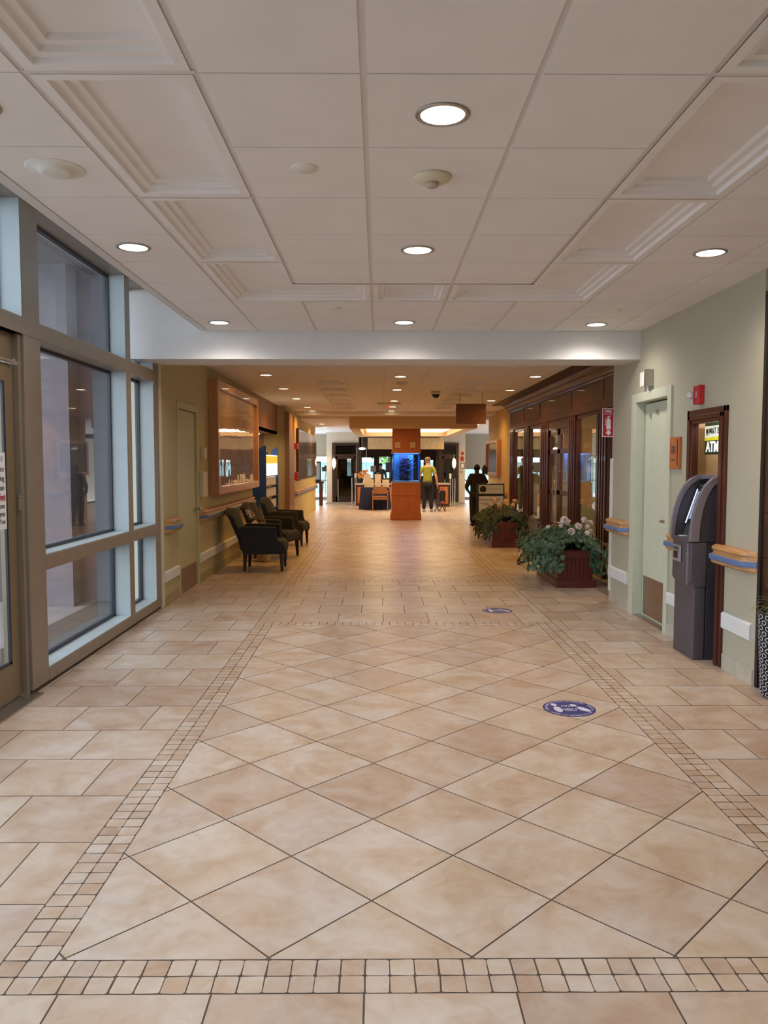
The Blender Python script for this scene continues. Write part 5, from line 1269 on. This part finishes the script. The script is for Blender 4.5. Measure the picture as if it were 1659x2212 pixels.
N_ = len(per); mb = MB(); mb.add(top+bot, [(i, (i+1) % N_, N_+(i+1) % N_, N_+i) for i in range(N_)] + [tuple(range(N_))]); mb.build('cloth', M_navy, t)
mb = MB()
for x in (x0+.05, x1-.05):
    for y in (y0+.05, y1-.05): mb.box(x-.02, y-.02, 0, x+.02, y+.02, .72)
mb.build('table_legs', M_steel, t)
for k, (x, y, w_, h_, lab) in enumerate(((-.30, 26.15, .30, .27, 'wide kraft paper bag at the left front of the navy table'), (-.36, 26.45, .22, .42, 'kraft paper bag at the back left of the navy table'), (-.01, 26.2, .20, .43, 'tall kraft paper bag in the middle of the navy table'), (.25, 26.2, .22, .25, 'small kraft paper bag at the right of the navy table'))):
    b_ = thing('paper_bag', (x, y, .74), lab, 'paper bag', 'kraft paper bags on the navy table')
    w2 = w_/2; MB().add([(x-w2, y-.05, .74), (x+w2, y-.05, .74), (x+w2, y+.05, .74), (x-w2, y+.05, .74), (x-w2*1.05, y-.06, .74+h_), (x+w2*1.05, y-.06, .74+h_), (x+w2*1.05, y+.06, .74+h_), (x-w2*1.05, y+.06, .74+h_)], [(0, 1, 2, 3), (0, 1, 5, 4), (1, 2, 6, 5), (2, 3, 7, 6), (3, 0, 4, 7)]).build('bag', M_kraft, b_)
    MB().tube([(x-.04, y-.055, .74+h_-.01), (x-.035, y-.055, .74+h_+.05), (x+.035, y-.055, .74+h_+.05), (x+.04, y-.055, .74+h_-.01)], .004, 5).build('handle', M_kraft, b_)
# wooden side chair at the table
t = thing('side_chair', (.06, 25.6, 0), 'light brown wooden side chair with its back to the camera, at the navy table', 'chair')
M_chw = mat('brown_chair_wood', '8f5a33', .4, noise=.1, scale=6)
MB().box(-.20, 25.42, .42, .32, 25.9, .47).build('seat', M_chw, t, bevel=.01)
MB().box(-.165, 25.39, .55, .285, 25.42, .79).build('backrest', M_chw, t, bevel=.01); bx(-.165, 25.4, .36, .285, 25.43, .42).build('back_rail', M_chw, t)
for x in (-.195, .285):
    bx(x, 25.385, 0, x+.035, 25.43, .60).build('leg', M_chw, t, bevel=.004); bx(x, 25.85, 0, x+.035, 25.89, .64).build('leg', M_chw, t, bevel=.004); bx(x-.005, 25.40, .60, x+.04, 25.9, .63).build('armrest', M_chw, t, bevel=.004)
# folding stool with dark bag beside the man
t = thing('folding_stool', (1.99, 25.2, 0), 'black folding stool with crossed legs right of the man in green', 'stool')
mb = MB()
for y in (25.05, 25.35):
    mb.tube([(1.80, y, .0), (2.02, y, .34)], .008, 6); mb.tube([(1.95, y, .0), (1.81, y, .34)], .008, 6); mb.tube([(1.97, y, .0), (2.12, y, .34)], .008, 6); mb.tube([(2.14, y, .0), (1.98, y, .34)], .008, 6); mb.tube([(2.15, y, 0), (2.15, y, .34)], .008, 6)
mb.build('crossed_legs', M_black, t); bx(1.80, 25.03, .33, 2.16, 25.37, .36).build('seat', M_black, t, bevel=.01)
t = thing('black_bag', (2.05, 25.2, .36), 'upright black bag standing on the folding stool', 'bag')
MB().prism([(1.95, .36), (2.15, .36), (2.16, .60), (2.12, .68), (1.99, .68), (1.94, .60)], 'y', 25.08, 25.32).build('body', M_black, t, bevel=.02); MB().tube([(2.0, 25.2, .67), (2.02, 25.2, .74), (2.08, 25.2, .74), (2.1, 25.2, .67)], .008, 6).build('handle', M_black, t)
# left far: screen on a wooden stand, camera on tripod
t = thing('screen_stand', (-2.3, 28.6, 0), 'black framed screen on a dark wooden stand at the far left', 'screen')
bx(-2.42, 28.5, 0, -2.30, 28.75, .85).build('leg', M_mahog, t); bx(-2.14, 28.5, 0, -2.02, 28.75, .85).build('leg', M_mahog, t); bx(-2.45, 28.45, .8, -1.99, 28.8, .88).build('top', M_darkw, t)
bx(-2.4, 28.58, .88, -2.08, 28.64, 1.60).build('screen', M_black, t, bevel=.004); bx(-2.36, 28.575, .94, -2.12, 28.58, 1.54).build('display', mat('dim_display', '8c99a8', .2), t)
t = thing('camera_tripod', (-2.13, 32.0, 0), 'black camera on a tripod before the far left window', 'camera')
mb = MB(); [mb.tube([(-2.13, 32, 1.15), (-2.13+.25*math.cos(a), 32+.25*math.sin(a), 0)], .012, 6) for a in (0.5, 2.6, 4.7)]; mb.tube([(-2.13, 32, 1.1), (-2.13, 32, 1.2)], .02); mb.build('tripod', M_steel, t)
MB().box(-2.28, 31.9, 1.2, -2.02, 32.1, 1.38).box(-2.18, 31.9, 1.36, -2.1, 32.05, 1.44).build('camera_body', M_black, t, bevel=.01)

# ================================================================== PEOPLE
def skin(name, pts, edges, m, parent, root, sub=2):
    keys = list(pts); me = bpy.data.meshes.new(name)
    me.from_pydata([pts[k][0] for k in keys], [(keys.index(a), keys.index(b)) for a, b in edges], [])
    me.materials.append(m)
    o = bpy.data.objects.new(name, me); COL.objects.link(o); o.parent = parent; ORG[o.name] = Vector((0, 0, 0))
    md = o.modifiers.new('skin', 'SKIN'); md.use_smooth_shade = True; md.branch_smoothing = .4
    if not me.skin_vertices: return o
    for i, k in enumerate(keys):
        r = pts[k][1]; sv = me.skin_vertices[0].data[i]
        sv.radius = r if isinstance(r, tuple) else (r, r); sv.use_root = (k == root)
    s = o.modifiers.new('sub', 'SUBSURF'); s.levels = sub; s.render_levels = sub
    return o
def person(loc, rz, label, top, trousers, shoes, skinm, hairm, cap=None, pose=None, k=1.0, long_sleeve=False, bulk=1.0):
    P = thing('person', loc, label, 'person')
    J = dict(pelvis=(0, 0, .96), waist=(0, 0, 1.10), chest=(0, .0, 1.29), nb=(0, -.01, 1.45), neck=(0, .005, 1.51), h1=(0, .02, 1.585), h2=(0, .012, 1.66), h3=(0, 0, 1.715))
    for s, n in ((-1, 'l'), (1, 'r')):
        J.update({'sh'+n: (s*.175, -.01, 1.415), 'ua'+n: (s*.215, -.01, 1.29), 'el'+n: (s*.245, -.02, 1.14), 'fa'+n: (s*.265, .02, 1.02), 'wr'+n: (s*.275, .05, .90), 'ha'+n: (s*.278, .065, .83),
                  'hip'+n: (s*.095, 0, .90), 'th'+n: (s*.105, .01, .70), 'kn'+n: (s*.11, .015, .50), 'ca'+n: (s*.115, -.02, .34), 'an'+n: (s*.12, -.03, .09), 'to'+n: (s*.135, .11, .04)})
    if pose: J.update(pose)
    R = dict(pelvis=(.155, .115), waist=(.135, .10), chest=(.155, .11), nb=(.075, .075), neck=.055, h1=(.068, .082), h2=(.076, .094), h3=(.05, .06))
    for n in 'lr': R.update({'sh'+n: .065, 'ua'+n: .052, 'el'+n: .042, 'fa'+n: .038, 'wr'+n: (.026, .03), 'ha'+n: (.018, .038), 'hip'+n: .095, 'th'+n: .085, 'kn'+n: .06, 'ca'+n: .055, 'an'+n: .038, 'to'+n: .035})
    E = [('pelvis', 'waist'), ('waist', 'chest'), ('chest', 'nb'), ('nb', 'neck'), ('neck', 'h1'), ('h1', 'h2'), ('h2', 'h3')]
    for n in 'lr': E += [('nb', 'sh'+n), ('sh'+n, 'ua'+n), ('ua'+n, 'el'+n), ('el'+n, 'fa'+n), ('fa'+n, 'wr'+n), ('wr'+n, 'ha'+n), ('pelvis', 'hip'+n), ('hip'+n, 'th'+n), ('th'+n, 'kn'+n), ('kn'+n, 'ca'+n), ('ca'+n, 'an'+n), ('an'+n, 'to'+n)]
    pts = {a: (Vector(J[a]), R[a]) for a in J}
    for n, s in (('l', -1), ('r', 1)):        # five fingers, unequal and slightly curled
        h = Vector(J['ha'+n]); d_ = (h - Vector(J['wr'+n])).normalized(); side = Vector((0, 1, 0)); side = (side - d_*side.dot(d_)).normalized()
        curl = Vector((-s*.4, 0, 0))
        for q, (o_, l_) in enumerate(((-.027, .045), (-.009, .055), (.009, .06), (.027, .052))):
            a_ = h + side*o_ + d_*.03; b_ = a_ + d_*l_*.6 + curl*.01; c_ = b_ + d_*l_*.5 + curl*.04
            for nm, v in (('a', a_), ('b', b_), ('c', c_)): pts['f%s%d%s' % (n, q, nm)] = (v, .0085)
            E += [('ha'+n, 'f%s%da' % (n, q)), ('f%s%da' % (n, q), 'f%s%db' % (n, q)), ('f%s%db' % (n, q), 'f%s%dc' % (n, q))]
        a_ = h + side*.035 - d_*.015; b_ = a_ + side*.02 + d_*.03
        pts['t%sa' % n] = (a_, .010); pts['t%sb' % n] = (b_, .009); E += [('ha'+n, 't%sa' % n), ('t%sa' % n, 't%sb' % n)]
    sc = lambda d: {a: (v*k, (r[0]*k*bulk, r[1]*k*bulk) if isinstance(r, tuple) and a in ('pelvis', 'waist', 'chest', 'hem') else tuple(x*k for x in r) if isinstance(r, tuple) else r*k*(bulk if a[:2] in ('hi', 'th', 'kn', 'ca', 'an', 'sh', 'ua', 'el') else 1)) for a, (v, r) in d.items()}
    skin('body', sc(pts), E, skinm, P, 'pelvis')
    g = 1.16
    T = {a: (Vector(J[a]), tuple(x*g for x in R[a]) if isinstance(R[a], tuple) else R[a]*1.3) for a in ['waist', 'chest', 'nb'] + [x+n for n in 'lr' for x in (('sh', 'ua', 'el', 'fa', 'wr') if long_sleeve else ('sh', 'ua'))]}
    T['waist'] = (Vector(J['waist']), (.155, .125)); T['hem'] = (Vector(J['pelvis'])+Vector((0, 0, -.06)), (.175, .135)); T['nb'] = (Vector(J['nb'])+Vector((0, 0, -.01)), (.085, .085)); T['collar'] = (Vector(J['neck'])+Vector((0, 0, -.015)), (.062, .066))
    if not long_sleeve:
        for n in 'lr': T['sl'+n] = (Vector(J['ua'+n]).lerp(Vector(J['el'+n]), .55), .072)
    TE = [('hem', 'waist'), ('waist', 'chest'), ('chest', 'nb'), ('nb', 'collar')]
    for n in 'lr': TE += [('nb', 'sh'+n), ('sh'+n, 'ua'+n)] + ([('ua'+n, 'el'+n), ('el'+n, 'fa'+n), ('fa'+n, 'wr'+n)] if long_sleeve else [('ua'+n, 'sl'+n)])
    skin('shirt' if not long_sleeve else 'jacket', sc(T), TE, top, P, 'chest')
    L = {'pelvis': (Vector(J['pelvis']), (.165, .125))}; LE = []
    for n in 'lr':
        L.update({'hip'+n: (Vector(J['hip'+n]), .105), 'th'+n: (Vector(J['th'+n]), .098), 'kn'+n: (Vector(J['kn'+n]), .08), 'ca'+n: (Vector(J['ca'+n]), .075), 'an'+n: (Vector(J['an'+n])+Vector((0, 0, -.02)), .066)})
        LE += [('pelvis', 'hip'+n), ('hip'+n, 'th'+n), ('th'+n, 'kn'+n), ('kn'+n, 'ca'+n), ('ca'+n, 'an'+n)]
    skin('trousers', sc(L), LE, trousers, P, 'pelvis')
    for n in 'lr':
        a = Vector(J['an'+n]); mb = MB()
        mb.prism([(a.y-.06, 0), (a.y+.20, 0), (a.y+.215, .03), (a.y+.17, .06), (a.y+.05, .09), (a.y-.04, .09), (a.y-.07, .05)], 'x', a.x-.045, a.x+.045)
        mb.v = [tuple(Vector(v)*k) for v in mb.v]; mb.f = mb.f
        me_o = mb.build('shoe', shoes, None, bevel=.015); off = Vector(ORG[me_o.name]); me_o.data.transform(Matrix.Translation(off)); me_o.location = (0, 0, 0); me_o.parent = P
    def part(mb, nm, m, **kw):
        o = mb.build(nm, m, None, smooth=True, **kw); off = Vector(ORG[o.name]); o.data.transform(Matrix.Translation(off)); o.location = (0, 0, 0); o.parent = P; return o
    hc = Vector(J['h2'])*k
    mb = MB()
    for s in (-1, 1): mb.ball((hc.x+s*.077*k, hc.y-.0, hc.z-.03*k), (.012, .02, .032), 8)
    part(mb, 'ears', skinm)
    part(MB().ball((hc.x, hc.y+.098*k, hc.z-.03*k), (.014, .02, .028), 8), 'nose', skinm)
    mb = MB()
    for s in (-1, 1): mb.ball((hc.x+s*.03*k, hc.y+.083*k, hc.z-.0), (.012, .01, .008), 8)
    part(mb, 'eyes', M_black)
    part(MB().ball((hc.x, hc.y+.085*k, hc.z-.068*k), (.024, .01, .006), 8), 'mouth', M_red)
    if hairm:
        part(MB().ball((hc.x, hc.y-.014*k, hc.z+(.015 if not cap else -.012)*k), (.083*k, .098*k, .085*k), 16), 'hair', hairm)
    if cap:
        mb = MB(); mb.lathe([(.094*k, 0), (.097*k, .02), (.09*k, .065), (.06*k, .098), (.0, .108)], (hc.x, hc.y-.005, hc.z-.005), 20); mb.v = [(x, hc.y-.008 + (y-hc.y)*1.22, z) for x, y, z in mb.v]
        vs = [(hc.x+.085*k*math.sin(t_), hc.y+.06*k+.10*k*math.cos(t_), hc.z+.01) for t_ in [(-1.4+2.8*i/10) for i in range(11)]]
        mb.add([(x, y, z) for x, y, z in vs] + [(x, y, z+.008) for x, y, z in vs], [tuple(range(11)), tuple(range(11, 22))] + [(i, i+1, 12+i, 11+i) for i in range(10)])
        part(mb, 'cap', cap)
    P.rotation_euler = (0, 0, rz)
    return P
M_polo = mat('olive_green_polo', '8c8c2e', .8, noise=.05); M_blk = mat('black_cloth', '131116', .85, noise=.05)
person((1.57, 25.0, 0), -.12, 'person in an olive green polo and brown cap standing with back turned, right of aquarium', M_polo, M_blk, mat('grey_shoe', '8d8580', .6), M_skin, mat('grey_hair', '8b8078', .9), cap=mat('brown_cap', '6b5344', .8), k=.985,
       pose={'elr': (.27, -.03, 1.14), 'far': (.29, .0, 1.02), 'wrr': (.31, .03, .90), 'har': (.315, .045, .83)})
person((2.44, 19.45, 0), .1, 'person in dark clothes seen from behind, one elbow out, behind the A-frame sign', mat('dark_jacket', '1d1216', .85), M_blk, M_black, M_skind, mat('black_hair', '0f0b0c', .9), k=.865, long_sleeve=True, bulk=1.3,
       pose={'ell': (-.30, -.04, 1.16), 'fal': (-.29, .03, 1.06), 'wrl': (-.23, .08, .99), 'hal': (-.19, .10, .96), 'elr': (.30, .06, 1.22), 'far': (.27, .13, 1.34), 'wrr': (.23, .16, 1.46), 'har': (.21, .17, 1.53)})
t = thing('shoulder_camera', (2.64, 19.55, 1.28), 'black bulky camera held up beside the head of the person in dark clothes', 'camera')
MB().box(2.59, 19.5, 1.28, 2.71, 19.66, 1.46).box(2.61, 19.52, 1.46, 2.67, 19.62, 1.50).build('body', M_black, t, bevel=.012); MB().lathe([(0, 0), (.045, 0), (.05, .09), (0, .09)], (2.65, 19.66, 1.37), 16, axis='y').build('lens', M_black, t)
person((.10, 32.2, 0), 2.9, 'person in a grey top standing in the vestibule before the bright middle window', mat('grey_top', '4a4c55', .8), M_blk, M_black, M_skin, mat('dark_hair', '2c2422', .9), k=.87, long_sleeve=True)
